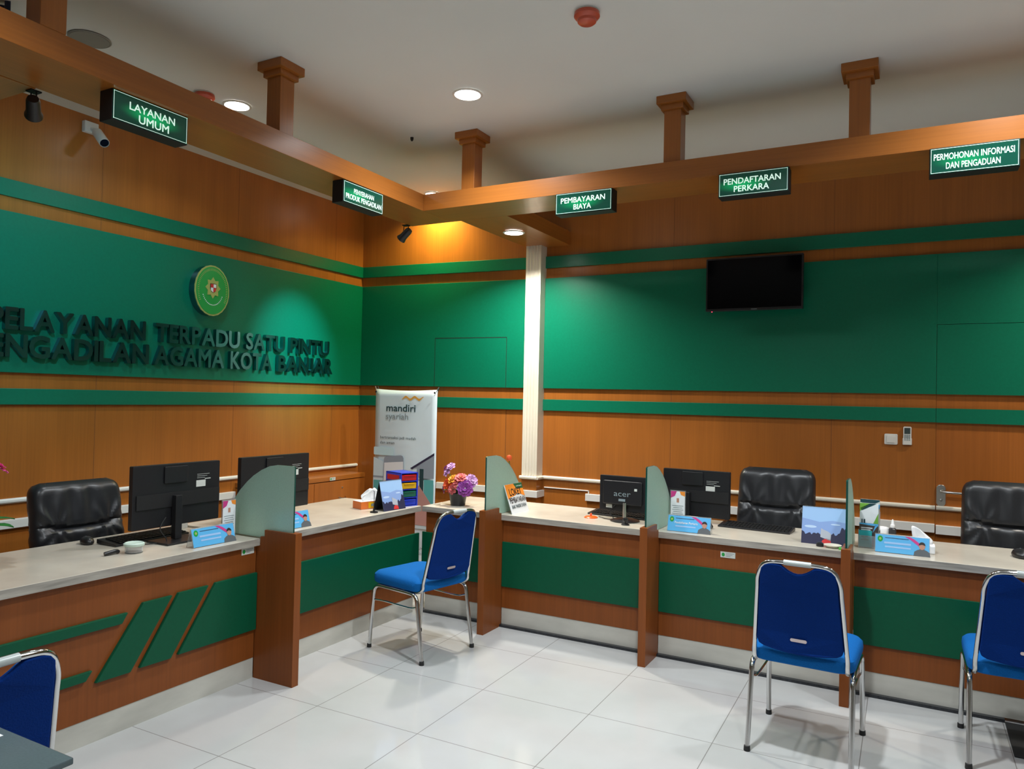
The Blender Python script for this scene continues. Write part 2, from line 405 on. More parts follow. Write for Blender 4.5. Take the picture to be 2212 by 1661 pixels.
for x, y, lb in ((1.556, -2.737, 'short wooden post on the left beam with a bright reflection, behind the left ceiling lamp'),
                 (1.948, -1.38, 'short wooden post nearest the corner where both beams meet'),
                 (3.35, -1.38, 'short wooden post on the right beam, left of the PENDAFTARAN PERKARA sign'),
                 (4.345, -1.38, 'short wooden post on the right beam, between the signs PENDAFTARAN PERKARA and PERMOHONAN INFORMASI')):
    dup(p0, (x, y, ZB1), 0, lb)

# dark blue folded curtain high behind the left beam
cu = MB(); pts = []
for k in range(61):
    u = k/60; pts.append((.42+.52*u, -3.80+.016*sin(u*2*pi*7)))
for z in (2.95, 3.31): pass
A = [cu.bm.verts.new((x, y, 2.95)) for x, y in pts]; B = [cu.bm.verts.new((x, y, 3.32)) for x, y in pts]
for k in range(60): cu.bm.faces.new((A[k], A[k+1], B[k+1], B[k]))
cuo = cu.build('curtain', mat('dark_blue_satin', (.01, .02, .07), .3), smooth=True); s_ = cuo.modifiers.new('s', 'SOLIDIFY'); s_.thickness = .003
tag(cuo, 'dark blue satin curtain hanging above the wooden beam at the top left corner', 'curtain')

# ------------------------------------------------------------------ ceiling fittings
def downlight(x, y, z, power, colr, rad, label, size=None):
    t = thing('ceiling_lamp', label, 'lamp', (x, y, z))
    MB().lathe([(rad*1.0, -.002), (rad*1.16, -.002), (rad*1.22, -.007), (rad*1.02, -.011), (rad, -.002)], 40).build('trim_ring', WHITE, t, smooth=True)
    vis = (1, 1, 1) if colr != WARM else (1, .9, .7)
    MB().lathe([(0, -.009), (rad*.6, -.008), (rad*.98, -.003), (rad*.98, -.001), (0, -.001)], 40).build('diffuser', emis('lamp_glow_%.2f_%.2f' % (x, y), (1, .98, .94), 30), t, smooth=True)
    l = bpy.data.lights.new('downlight', 'AREA'); l.shape = 'DISK'; l.size = rad*2; l.energy = power; l.color = colr; l.spread = R(138)
    lo = bpy.data.objects.new('light_source', l); C.objects.link(lo); lo.parent = t; lo.location = (0, 0, -.014)
    return t
for a in DOWNLIGHTS: downlight(*a)
for x, y, pw in HIDDEN_LIGHTS:
    l = bpy.data.lights.new('downlight', 'AREA'); l.shape = 'DISK'; l.size = .15; l.energy = P_MAIN*pw; l.color = COOL; l.spread = R(138)
    lo = bpy.data.objects.new('ceiling_light', l); C.objects.link(lo); lo.location = (x, y, CEIL-.012)
struct('trim_91', box((5.56, -1.099, ZB0), (5.94, -.001, ZB1)), W_Y)  # made-up crossbeam out of view, added to carry the fill light
l = bpy.data.lights.new('downlight', 'AREA'); l.shape = 'DISK'; l.size = .14; l.energy = 24; l.color = (1, .93, .82); l.spread = R(138)  # unseen fill light, added to brighten the right end of the wall
lo = bpy.data.objects.new('added_fill_light', l); C.objects.link(lo); lo.location = (5.75, -.631, ZB0-.012)
for x, y, lb in ((3.271, -2.535, 'orange-red capped smoke detector on the ceiling at the top centre'), (.847, -2.66, 'orange-red capped smoke detector half hidden by the left wooden beam')):
    t = thing('smoke_detector', lb, 'smoke detector', (x, y, CEIL))
    MB().lathe([(.055, 0), (.058, -.006), (.050, -.010)], 28).build('base', WHITE, t, smooth=True)
    MB().lathe([(.058, -.008), (.060, -.024), (.052, -.034), (.044, -.038), (.043, -.050), (.036, -.056), (0, -.058)], 28).build('dust_cap', DETC, t, smooth=True)
t = thing('ceiling_loudspeaker', 'flat round grey loudspeaker grille in the ceiling above the left beam', 'loudspeaker', (.897, -3.40, CEIL))
MB().lathe([(.095, 0), (.100, -.005), (.094, -.009), (.090, -.006)], 36).build('rim', GREYL, t, smooth=True)
MB().lathe([(.090, -.001), (.089, -.008), (0, -.011)], 36).build('grille', GREYL, t, smooth=True)
tag(MB().lathe([(.012, 0), (.010, -.018), (.004, -.026)], 12).build('ceiling_hook', BLACKM, loc=(1.533, -1.506, CEIL)), 'tiny dark hook on the bare ceiling left of the brightest lamp', 'hook')

# lit hanging signs
def lit_sign(word_lines, origin, u, nrm, label, wsign=.375, hot=.5):
    """origin = lower left corner of the face; u runs along the face"""
    t = thing('hanging_sign', label, 'sign', origin, math.atan2(u[1], u[0]))
    box((0, 0, 0), (wsign, .085, .133)).build('housing', BLACKM, t, bevel=.003)
    fm = mat('sign_face_%d' % len(bpy.data.materials), (.004, .055, .035), .12); N, L, b = nodes(fm)
    tc = N.new('ShaderNodeTexCoord'); mp = N.new('ShaderNodeMapping'); mp.vector_type = 'TEXTURE'
    mp.inputs['Location'].default_value = (wsign*hot, 0, .062); mp.inputs['Scale'].default_value = (.17, .3, .045)
    L.new(tc.outputs['Object'], mp.inputs[0]); ln = N.new('ShaderNodeVectorMath'); ln.operation = 'LENGTH'; L.new(mp.outputs[0], ln.inputs[0])
    cr = N.new('ShaderNodeValToRGB'); cr.color_ramp.interpolation = 'EASE'; e = cr.color_ramp.elements
    e[0].position = 0; e[0].color = (.0, .42, .12, 1); e[1].position = 1; e[1].color = (.001, .022, .013, 1)
    L.new(ln.outputs['Value'], cr.inputs[0]); L.new(cr.outputs[0], b.inputs['Emission Color']); b.inputs['Emission Strength'].default_value = 1.
    face = box((.004, -.002, .004), (wsign-.004, .002, .129)).build('lit_face', fm, t)
    wt = emis('sign_letters_%d' % len(bpy.data.materials), (.75, 1, .88), .85)
    bd = MB()
    for a, b_, c_, d_ in ((.007, .007, wsign-.007, .0086), (.007, .1244, wsign-.007, .126), (.007, .007, .0086, .126), (wsign-.0086, .007, wsign-.007, .126)): bd.box((a, -.0032, b_), (c_, -.002, d_))
    bd.build('white_border', wt, face)
    for (s, x0, x1, base, cap) in word_lines:
        put_text('lettering', s, wt, face, (0, 0, base), (1, 0, 0), (0, 0, 1), x0*wsign, x1*wsign, cap, bold=.012, depth=.0032)
    MB().tube([(.05, .04, .133), (.05, .04, .150)], .004, 6).tube([(wsign-.05, .04, .133), (wsign-.05, .04, .150)], .004, 6).build('hanger', BLACKM, t)
    return t
U = (0, 1, 0)
lit_sign([('LAYANAN', .21, .81, .068, .032), ('UMUM', .33, .73, .022, .034)], (1.612, -3.733, 2.692), U, 0, 'lit green hanging sign reading LAYANAN UMUM', hot=.5)
lit_sign([('PENYERAHAN', .25, .75, .070, .028), ('PRODUK PENGADILAN', .06, .95, .028, .030)], (1.615, -2.284, 2.690), U, 0, 'lit green hanging sign reading PENYERAHAN PRODUK PENGADILAN', hot=.3)
lit_sign([('PEMBAYARAN', .10, .88, .068, .032), ('BIAYA', .33, .64, .024, .032)], (2.625, -1.470, 2.690), (1, 0, 0), 0, 'lit green hanging sign reading PEMBAYARAN BIAYA', hot=.45)
lit_sign([('PENDAFTARAN', .08, .89, .068, .032), ('PERKARA', .23, .73, .024, .032)], (3.632, -1.470, 2.690), (1, 0, 0), 0, 'lit green hanging sign reading PENDAFTARAN PERKARA', hot=.35)
lit_sign([('PERMOHONAN INFORMASI', .05, .94, .070, .030), ('DAN PENGADUAN', .19, .79, .024, .030)], (4.666, -1.470, 2.690), (1, 0, 0), 0, 'lit green hanging sign reading PERMOHONAN INFORMASI DAN PENGADUAN', hot=.42)

# black track spotlights and the security camera
def spot(x, y, aim, label, power, colr, size=R(60)):
    t = thing('spotlight', label, 'spotlight', (x, y, ZB0))
    box((-.022, -.022, -.006), (.022, .022, 0)).build('mounting_plate', BLACKM, t)
    MB().tube([(-.02, 0, -.004), (-.024, 0, -.06)], .003, 6).tube([(.02, 0, -.004), (.024, 0, -.06)], .003, 6).build('bracket', BLACKM, t)
    d = (Vector(aim)-Vector((x, y, ZB0-.065))).normalized(); q = d.to_track_quat('-Z', 'Y').to_matrix().to_4x4()
    mm = Matrix.Translation((0, 0, -.065)) @ q
    MB().lathe([(0, .045), (.022, .045), (.027, .03), (.029, -.035), (.036, -.055), (.036, -.062), (.030, -.062), (.028, -.045)], 24, mtx=mm).build('housing', BLACK, t, smooth=True)
    MB().lathe([(0, -.043), (.028, -.044), (.028, -.047), (0, -.047)], 20, mtx=mm).build('lens', emis('spot_lens', colr, 4), t)
    l = bpy.data.lights.new('spotlight_beam', 'SPOT'); l.energy = power; l.color = colr; l.spot_size = size; l.spot_blend = 1.0; l.shadow_soft_size = .02
    lo = bpy.data.objects.new('light_source', l); C.objects.link(lo); lo.parent = t
    lo.matrix_local = Matrix.Translation(Vector((0, 0, -.065))+d*.064) @ q
    return t
spot(1.262, -3.86, (0, -3.10, 2.10), 'black spotlight hanging near the left end of the lettered wall', 75, (.25, .75, 1.0), R(95))
spot(1.235, -1.15, (0, -1.05, 1.86), 'black spotlight hanging where both beams meet, aimed at the letters', 190, (.15, .85, 1.0), R(46))
t = thing('security_camera', 'white bullet security camera on the upper left wall', 'security camera', (0, -2.84, 3.19))
box((0, -.045, -.035), (.035, .045, .035)).build('junction_box', WHITE, t, bevel=.004)
MB().tube([(.03, 0, -.01), (.075, 0, -.02), (.10, 0, -.045)], .012, 10).build('arm', WHITE, t, smooth=True)
d = Vector((.75, -.12, -.62)).normalized(); mm = Matrix.Translation((.11, 0, -.06)) @ d.to_track_quat('Z', 'Y').to_matrix().to_4x4()
MB().lathe([(0, -.045), (.026, -.045), (.030, -.035), (.030, .10), (.027, .105), (.026, .098)], 24, mtx=mm).build('housing', WHITE, t, smooth=True)
MB().lathe([(0, .099), (.0255, .099), (.0255, .095), (0, .095)], 24, mtx=mm).build('lens_window', GLOSSB, t)

# ------------------------------------------------------------------ letters and emblem on the left wall
def words_on_wall(line, z, cap, words):
    for wi, (wd_, ya, yb) in enumerate(words):
        ya -= .022; yb -= .034
        gl = [text_mesh(c, 1, .026) for c in wd_]
        gap = .04
        tot = sum(g[2]-g[1] for g in gl)+gap*(len(gl)-1); s = (yb-ya)/tot; x = 0
        sy = cap/CAPH
        ordn = ['first', 'second', 'third', 'fourth', 'fifth', 'sixth', 'seventh', 'eighth', 'ninth', 'tenth']
        for ci, (c, g) in enumerate(zip(wd_, gl)):
            me, a, b, lo_, hi_ = g
            bm = bmesh.new(); bm.from_mesh(me)
            ret = bmesh.ops.extrude_face_region(bm, geom=bm.faces[:])
            for v in [q for q in ret['geom'] if isinstance(q, bmesh.types.BMVert)]: v.co.z += 1
            for v in bm.verts:
                px, py, pz = v.co
                v.co = (.012+.032*(1 if pz > .5 else 0)+(pz-1 if pz > .5 else -pz)*.06, (px-a)*s, ((py-lo_)*CAPH/(hi_-lo_) if lo_ < -.10 else py)*sy)
            bmesh.ops.recalc_face_normals(bm, faces=bm.faces[:])
            me2 = bpy.data.meshes.new('letter'); bm.to_mesh(me2); bm.free(); me2.materials.append(LETTER); me2.polygons.foreach_set('use_smooth', [False]*len(me2.polygons))
            o = bpy.data.objects.new('wall_letter', me2); C.objects.link(o); o.location = (T-.012, ya+x*s, z)
            tag(o, 'steel letter %s, %s letter of the word %s in the %s line' % (c, ordn[ci], wd_, line), 'letter', 'polished steel letters on the green wall')
            x += (b-a)+gap
words_on_wall('upper', 1.880, .120, [('PELAYANAN', -3.385, -2.402), ('TERPADU', -2.340, -1.606), ('SATU', -1.557, -1.139), ('PINTU', -1.092, -.612)])
words_on_wall('lower', 1.722, .124, [('PENGADILAN', -3.475, -2.373), ('AGAMA', -2.343, -1.748), ('KOTA', -1.702, -1.277), ('BANJAR', -1.220, -.567)])
em = thing('wall_emblem', 'oval green court emblem with gold star and red-white shield on the green wall', 'emblem', (T, -1.935, 2.280))
def ell(a, b, n=48, f=None): return [(a*cos(2*pi*k/n)*(f(k) if f else 1), b*sin(2*pi*k/n)*(f(k) if f else 1)) for k in range(n)]
yz = lambda u, v, d: (d, u, v)
MB().prism(ell(.150, .183), 0, .058, yz).build('steel_drum', LETTER, em, smooth=True)
MB().prism(ell(.150, .183, 48, lambda k: 1+.012*(k % 2)), .058, .066, yz).build('gold_rim', LOGOY, em)
MB().prism(ell(.141, .173), .066, .069, yz).build('green_field', LOGOG, em)
rb = MB()
for k in range(72):
    a = 2*pi*k/72
    if 1.18*pi < a < 1.82*pi: continue
    for q in [(.118, .132)]:
        ca, sa = cos(a), sin(a); r0, r1 = q
        rb.prism([(r0*ca-.0016*sa, r0*1.23*sa+.0016*ca), (r1*ca-.0016*sa, r1*1.23*sa+.0016*ca), (r1*ca+.0016*sa, r1*1.23*sa-.0016*ca), (r0*ca+.0016*sa, r0*1.23*sa-.0016*ca)], .069, .0705, yz)
rb.build('lettered_ring', LOGOY, em)
for k in range(19):
    a = 1.14*pi+.72*pi*k/18
    MB().prism([(.092*cos(a)+.0035*cos(2*pi*j/8), .118*sin(a)+.012+.0035*sin(2*pi*j/8)) for j in range(8)], .069, .072, yz).build('white_dot', PAPER, em)
MB().prism([((.066 if k % 2 == 0 else .048)*cos(pi/2+2*pi*k/16), (.078 if k % 2 == 0 else .056)*sin(pi/2+2*pi*k/16)+.02) for k in range(16)], .069, .073, yz).build('gold_star', LOGOY, em)
MB().prism([(x*1.0, y*1.0+.02) for x, y in [(-.026, .030), (.026, .030), (.027, -.005), (.017, -.026), (0, -.037), (-.017, -.026), (-.027, -.005)]], .073, .076, yz).build('shield', HAIR, em)
MB().prism([(-.023, .022), (0, .022), (0, .022+.024), (-.023, .022+.024)], .076, .077, yz).prism([(0, -.014), (.022, .0), (.023, .020), (0, .020)], .076, .077, yz).build('red_quarter', REDD, em)
MB().prism([(.001, .022), (.023, .022), (.023, .046), (.001, .046)], .076, .077, yz).prism([(-.001, -.014), (-.001, .020), (-.023, .020), (-.022, .0)], .076, .077, yz).build('white_quarter', PAPER, em)

# ------------------------------------------------------------------ counters
ZT = .755
XF, YF = 1.477, -1.225       # wooden front planes
EDGE = noisy(mat('worktop_edge_shaded', (.33, .305, .265), .35), .28, (5, 5, 60), 6)  # streaked worktop edge, shade on the vertical faces put into a darker colour
def slab_left(y0, y1, label):
    o = tag(box((.80, y0, ZT-.038), (1.503, y1, ZT)).build('worktop', WORKT, bevel=.003), label, 'worktop')
    box((1.503, y0, ZT-.038), (1.505, y1, ZT-.0015)).build('shaded_edge', EDGE, o)
    box((1.0, y1, ZT-.038), (1.503, y1+.001, ZT-.0015)).build('shaded_edge', EDGE, o)
slab_left(-6.3, -2.749, 'pale worktop of the left counter below the lettered wall, carrying the leftmost monitor')
slab_left(-2.700, -1.250, 'pale stone-look worktop carrying the blue drawer box and the tissue box')
o = tag(box((1.512, -1.248, ZT-.038), (6.6, -.60, ZT)).build('worktop', WORKT, bevel=.003), 'long pale stone-look worktop of the right counter under the television', 'worktop')
box((1.512, -1.250, ZT-.038), (6.6, -1.248, ZT-.0015)).build('shaded_edge', EDGE, o)
def left_counter(y0, y1, label, kick=True):
    t = thing('service_counter', label, 'counter', (XF, y0, 0))
    L_ = y1-y0
    box((-.03, 0, .110), (0, L_, ZT-.038)).build('front_panel', W_CTR, t)
    box((-.6, 0, 0), (-.031, .025, ZT-.038)).build('side_panel', W_UP, t)
    box((-.6, L_-.025, 0), (-.031, L_, ZT-.038)).build('side_panel', W_UP, t)
    box((-.03, 0, 0), (-.002, L_, .109)).build('kick_board', STONE, t)
    return t
t = left_counter(-6.3, -2.749, 'left service counter with slanted green bars on its wooden front')
def slash(name, poly, t, y0):
    MB().prism([(y-y0, z) for y, z in poly], 0, .018, lambda u, v, d: (d, u, v)).build(name, GREEN2, t, bevel=.002)
slash('green_bar', [(-3.427, .562), (-3.647, .262), (-3.484, .260), (-3.275, .562)], t, -6.3)
slash('green_bar', [(-3.239, .566), (-3.438, .264), (-3.275, .261), (-3.067, .566)], t, -6.3)
slash('green_panel', [(-3.022, .570), (-3.234, .266), (-2.751, .264), (-2.751, .570)], t, -6.3)
slash('green_strip', [(-6.2, .537), (-6.2, .494), (-3.532, .491), (-3.504, .535)], t, -6.3)
slash('green_strip', [(-6.2, .323), (-6.2, .284), (-3.693, .284), (-3.664, .322)], t, -6.3)
t = left_counter(-2.700, -1.285, 'short service counter section behind the blue chair nearest the corner')
slash('green_panel', [(-2.699, .566), (-2.699, .266), (-1.252, .266), (-1.252, .562)], t, -2.700)
def right_counter(x0, x1, label, gx0=None):
    t = thing('service_counter', label, 'counter', (x0, YF, 0)); L_ = x1-x0
    box((0, 0, .126), (L_, .03, ZT-.038)).build('front_panel', W_CTR, t)
    box((0, .031, .02), (.025, .6, ZT-.038)).build('side_panel', W_UP, t)
    box((L_-.025, .031, .02), (L_, .6, ZT-.038)).build('side_panel', W_UP, t)
    box((.0, .002, .016), (L_, .03, .125)).build('kick_board', STONE, t)
    g0 = (gx0-x0) if gx0 else 0
    box((g0, -.010, .268), (L_, 0, .570)).build('green_panel', GREEN2, t, bevel=.002)
    return t
FX = (2.1196, 3.2112, 4.2894)
right_counter(1.534, FX[0]-.001, 'service counter section under the flower pot in the corner', 1.506)
right_counter(FX[0]+.047, FX[1]-.001, 'service counter section under the LOKET PEMBAYARAN board')
right_counter(FX[1]+.047, FX[2]-.001, 'service counter section behind the middle blue chair, with a small white label')
right_counter(FX[2]+.047, 6.6, 'service counter section at the right edge, behind the rightmost blue chair')
# black border strip of the floor in front of the right counter, and the black mat
struct('trim_90', box((1.50, YF-.026, 0), (MATX, YF+.03, .016)), DARKT)
tag(box((MATX, -1.66, 0.0012), (6.4, -1.252, .008)).build('floor_mat', RUBBER, bevel=.002), 'black floor mat behind the rightmost blue chair', 'mat')

def divider(loc, rz, ln, label, ext=.0255):
    """panel protruding from the counter front with a curved frosted glass on the worktop; local +y = towards staff"""
    t = thing('counter_divider', label, 'divider', loc, rz)
    m = MB(); th = .0455
    m.box((0, 0, 0), (th, ln, .765)).box((0, 0, .765), (.0145, ln-.03, .803)).box((.031, 0, .765), (th, ln-.03, .803)).box((.0145, 0, .765), (.031, .035, .803))
    m.box((0, ln, 0), (th, ln+ext, .7165))
    m.build('wooden_panel', W_CTR, t)
    ptsq = [(.036, .766), (.036, 1.153)]+[(.16, 1.155)]+[(.16+.07*k/3+.0, 1.155-.012*(k/3)**2) for k in (1, 2, 3)]
    c = [(.16, 1.156), (.22, 1.146), (.28, 1.122), (.34, 1.088), (.39, 1.050), (.44, 1.003), (.49, .945), (.53, .885), (.56, .825), (.575, .768)]
    poly = [(.036, ZT+.012 if False else .766), (.036, 1.150), (.05, 1.156)]+c
    poly = poly+[(.575, ZT+.002), (ln-.028, ZT+.002), (ln-.028, .766)]
    g = MB().prism(poly, .0175, .0275, lambda u, v, d: (d, u, v)).build('glass_panel', [GLASS, GLASSE], t)
    for f in g.data.polygons:
        if abs(f.normal.x) < .5: f.material_index = 1
    return t
for x, lb in zip(FX, ('wooden divider with curved frosted glass, between the flower pot and the LOKET PEMBAYARAN board',
                      'wooden divider with curved frosted glass, just right of the small monitor',
                      'wooden divider with frosted glass seen edge-on, behind the middle blue chair')):
    divider((x, -1.467, 0), 0, .216, lb)
divider((1.762, -2.747, 0), pi/2, .256, 'wide wooden divider with curved frosted glass on the left counter', .0285)

# low cabinet in the corner
t = thing('low_cabinet', 'low wooden wall cabinet under the white rail, left of the banner', 'cabinet', (.001, -1.60, 0))
box((0, 0, 0), (.245, 1.24, .797)).build('body', W_WALL, t)
box((0, 0, .803), (.25, 1.24, .84)).build('top_board', W_Y, t, bevel=.002)
box((.2455, .60, .12), (.250, 1.22, .792)).build('door', W_DOOR, t, bevel=.001)
dr = box((.2455, .02, .12), (.250, .595, .792)).build('door', W_DOOR, t, bevel=.001)
MB().tube([(.250, .90, .655), (.268, .91, .648), (.272, .94, .645), (.268, .97, .648), (.250, .98, .655)], .004, 8).build('handle', CHROME, t, smooth=True)
MB().lathe([(.007, 0), (.007, .004), (.004, .006)], 12, mtx=Matrix.Translation((.250, .94, .735)) @ Matrix.Rotation(pi/2, 4, 'Y')).build('lock', STEEL, t)
def label_plate(loc, rz, label, sc=1.):
    t = thing('label_plate', label, 'label', loc, rz)
    b = box((0, -.0015, 0), (.085*sc, -.0003, .034*sc)).build('plate', LABELM, t)
    MB().prism([(.016*sc+.009*sc*cos(2*pi*k/16), .017*sc+.011*sc*sin(2*pi*k/16)) for k in range(16)], -.0025, -.0016, lambda u, v, d: (u, d, v)).build('green_emblem', LOGOG, t)
    m = MB()
    for k in range(3): m.box((.032*sc, -.0022, (.024-.008*k)*sc), ((.078-.01*k)*sc, -.0016, (.0265-.008*k)*sc))
    m.build('print', GREY, t)
label_plate((XF+.001, -2.850, .676), pi/2, 'small white label with green emblem under the left worktop')
label_plate((3.624, YF-.001, .640), 0, 'small white label with green emblem above the green panel, middle counter section')
label_plate((.2525, -.82, .806), pi/2, 'small white label on the top edge of the low cabinet', .8)
t = thing('light_switch', 'square cream light switch on the wall left of the remote control', 'light switch', (4.433, 0, 1.285))
MB().prism(rrect(0, 0, .080, .072, .008), -.009, 0, lambda u, v, d: (u, d, v)).build('frame', WHITE, t, bevel=.002)
MB().prism(rrect(.014, .012, .066, .060, .003), -.013, -.009, lambda u, v, d: (u, d, v)).build('rocker', WHITE, t, bevel=.0015)
t = thing('remote_control', 'white air conditioner remote in its wall holder beside the light switch', 'remote control', (4.543, 0, 1.287))
box((0, -.020, 0), (.055, 0, .045)).build('holder', WHITE, t, bevel=.004)
rm = MB().prism(rrect(.003, .004, .052, .122, .008), -.018, -.003, lambda u, v, d: (u, d, v)).build('handset', WHITE, t, bevel=.002)
box((.010, -.0195, .074), (.045, -.0182, .114)).build('display', mat('lcd', (.05, .07, .07), .2), rm)
for r_ in range(4):
    for c_ in range(3): box((.010+.0125*c_, -.0205, .030+.0105*r_), (.019+.0125*c_, -.0182, .037+.0105*r_)).build('button', GREY, rm)

# television
tv = thing('television', 'black flat television mounted high on the green wall', 'television', (3.247, -.155, 2.210))
MB().prism(rrect(0, 0, .674, .387, .006), -.012, .025, lambda u, v, d: (u, d, v)).build('cabinet', BLACK, tv, bevel=.002)
box((.012, -.0135, .018), (.662, -.0125, .375)).build('screen', GLOSSB, tv)
box((.20, .025, .10), (.48, .154, .28)).build('wall_bracket', BLACKM, tv)
box((.325, -.0145, .006), (.365, -.0125, .010)).build('brand_mark', GREY, tv)
MB().lathe([(0, -.004), (.004, -.002), (.004, .002), (0, .004)], 10, ctr=(.045, -.006, -.003)).build('standby_light', emis('standby_red', (1, .05, .1), 3), tv)

# ------------------------------------------------------------------ blue banquet chairs
def catmull(p, n=6):
    out = []; p = [Vector(q) for q in p]; P = [p[0]]+p+[p[-1]]
    for i in range(1, len(P)-2):
        for k in range(n):
            t_ = k/n; a, b, c, d = P[i-1], P[i], P[i+1], P[i+2]
            out.append(.5*((2*b)+(c-a)*t_+(2*a-5*b+4*c-d)*t_*t_+(3*b-a-3*c+d)*t_**3))
    out.append(p[-1]); return out
def make_banquet(label):
    t = thing('banquet_chair', label, 'chair', (0, 0, 0), 0, 'blue banquet chairs')
    # seat cushion, domed
    m = MB(); nu = 14; rows = []
    outline = rrect(-.215, -.20, .215, .235, .07, 6)
    def ring(sc, z): return [m.bm.verts.new((x*sc, .0175+(y-.0175)*sc, z)) for x, y in outline]
    rs = [ring(.97, .402), ring(1.0, .408), ring(1.012, .430), ring(1.0, .452), ring(.94, .466), ring(.75, .476), ring(.45, .481), ring(.15, .482)]
    for A, B in zip(rs, rs[1:]):
        for k in range(len(A)): m.bm.faces.new((A[k], A[(k+1) % len(A)], B[(k+1) % len(A)], B[k]))
    m.bm.faces.new(rs[0][::-1]); m.bm.faces.new(rs[-1])
    m.build('seat', BLUE, t, smooth=True)
    # backrest pad, leaning, with a curved hand cut-out at the top
    def bk(u, v, d):      # u across, v height, d out of the plane (towards rear = negative)
        s = (v-.44)/.42
        return (u, -.205-.085*s-.012*(1-(u/.19)**2)+d, v)
    halfw = lambda v: .186-.030*(v-.44)/.42
    ol = []
    for k in range(7): a = k/6; ol.append((-.150*(1-a)+.150*a, .476-.016*sin(pi*a)))
    ol += [(.170, .486), (.178, .510)]
    for k in range(1, 8): v = .51+(.80-.51)*k/7; ol.append((halfw(v)-.004, v))
    ol += [(.152, .832), (.136, .850), (.110, .856), (.085, .857)]
    for k in range(9): a = k/8; ol.append((.068-.136*a, .856-.034*sin(pi*a)))
    ol += [(-.085, .857), (-.110, .856), (-.136, .850), (-.152, .832)]
    for k in range(7, 0, -1): v = .51+(.80-.51)*k/7; ol.append((-halfw(v)+.004, v))
    ol += [(-.178, .510), (-.170, .486)]
    m = MB(); m.prism(ol, -.010, .014, bk)
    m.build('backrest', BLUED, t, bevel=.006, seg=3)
    mf = MB(); sm = [(u*.93, .655+(v-.655)*.95) for u, v in ol]; mf.prism(sm, .012, .026, bk); mf.build('back_cushion', BLUE, t, bevel=.006, seg=3)
    # back frame
    pts = [(-.178, -.02, .398), (-.188, -.150, .396), (-.190, -.200, .420)]
    for k in range(0, 8): v = .46+(.79-.46)*k/7; x, y, z = bk(-halfw(v)-.006, v, .002); pts.append((x, y, z))
    cr = [(-.150, .835), (-.128, .856), (-.100, .864), (-.05, .867), (0, .868)]
    for u, v in cr: pts.append(bk(u, v, .002))
    half = [Vector(p) for p in pts]; full = half+[Vector((-p.x, p.y, p.z)) for p in half[-2::-1]]
    MB().tube(catmull(full, 4), .0098, 12).build('back_frame', CHROME, t, smooth=True)
    g = [bk(-.055+.11*k/6, .8675, .002) for k in range(7)]
    MB().tube(g, .0118, 12).build('handle_sleeve', mat('clear_sleeve', (.42, .46, .45), .25), t, smooth=True)
    MB().prism(rrect(-.034, .520, .034, .534, .0068), -.013, -.0105, bk).build('badge', mat('badge_silver', (.6, .5, .5), .3, .5), t)
    # legs
    for s in (-1, 1):
        fr = catmull([(s*.205, .10, .388), (s*.207, .165, .386), (s*.209, .195, .365), (s*.2095, .205, .33)], 5)+[Vector((s*.212, .230, .012))]
        MB().tube(fr, .0115, 10).build('leg', CHROME, t, smooth=True)
        rr = catmull([(s*.205, -.08, .388), (s*.207, -.145, .384), (s*.2085, -.172, .362), (s*.209, -.180, .33)], 5)+[Vector((s*.212, -.230, .012))]
        MB().tube(rr, .0115, 10).build('leg', CHROME, t, smooth=True)
        MB().tube([(s*.205, .11, .388), (s*.205, -.09, .388)], .0115, 10).build('side_rail', CHROME, t, smooth=True)
        MB().tube(catmull([(s*.2105, .212, .290), (s*.205, .19, .296), (s*.200, .10, .300), (s*.200, -.10, .300), (s*.203, -.16, .312), (s*.209, -.185, .322)], 4), .005, 8).build('stacking_bar', CHROME, t, smooth=True)
        for y in (.231, -.231): MB().lathe([(.014, 0), (.0145, .004), (.0135, .022), (.011, .024)], 14, ctr=(s*.2122, y, 0)).build('rubber_foot', RUBBER, t, smooth=True)
    MB().box((-.19, .12, .394), (.19, .14, .404)).box((-.19, -.11, .394), (.19, -.09, .404)).build('cross_rail', STEEL, t)
    return t
c0 = make_banquet('blue banquet chair standing before the middle right counter, seen from behind')
c0.location = (4.197, -1.992, 0); c0.rotation_euler = (0, 0, -.035)
dup(c0, (1.957, -1.864, 0), math.atan2(.19, -.98)-pi/2, 'blue banquet chair turned sideways at the corner of the two counters')
dup(c0, (5.045, -1.655, 0), .02, 'blue banquet chair cut off by the right edge of the picture')
dup(c0, (2.345, -4.655, 0), pi/2, 'blue banquet chair half visible at the bottom left beside the glass table')

# grey glass table
t = thing('glass_table', 'grey frosted glass table cut off at the bottom left corner', 'table', (2.665, -5.60, 0))
box((0, 0, .735), (.368, .91, .750)).build('tabletop', TABLEG, t, bevel=.003)
box((.03, .03, .700), (.338, .88, .733)).build('apron', mat('table_apron', (.10, .11, .11), .4, .3), t)
for x in (.04, .29):
    for y in (.05, .83): box((x, y, 0), (x+.04, y+.04, .70)).build('leg', STEEL, t)
tag(box((2.67, -4.765, .7505), (2.80, -4.712, .7515)).build('paper_slip', PAPER), 'white paper slip lying on the grey glass table', 'paper')

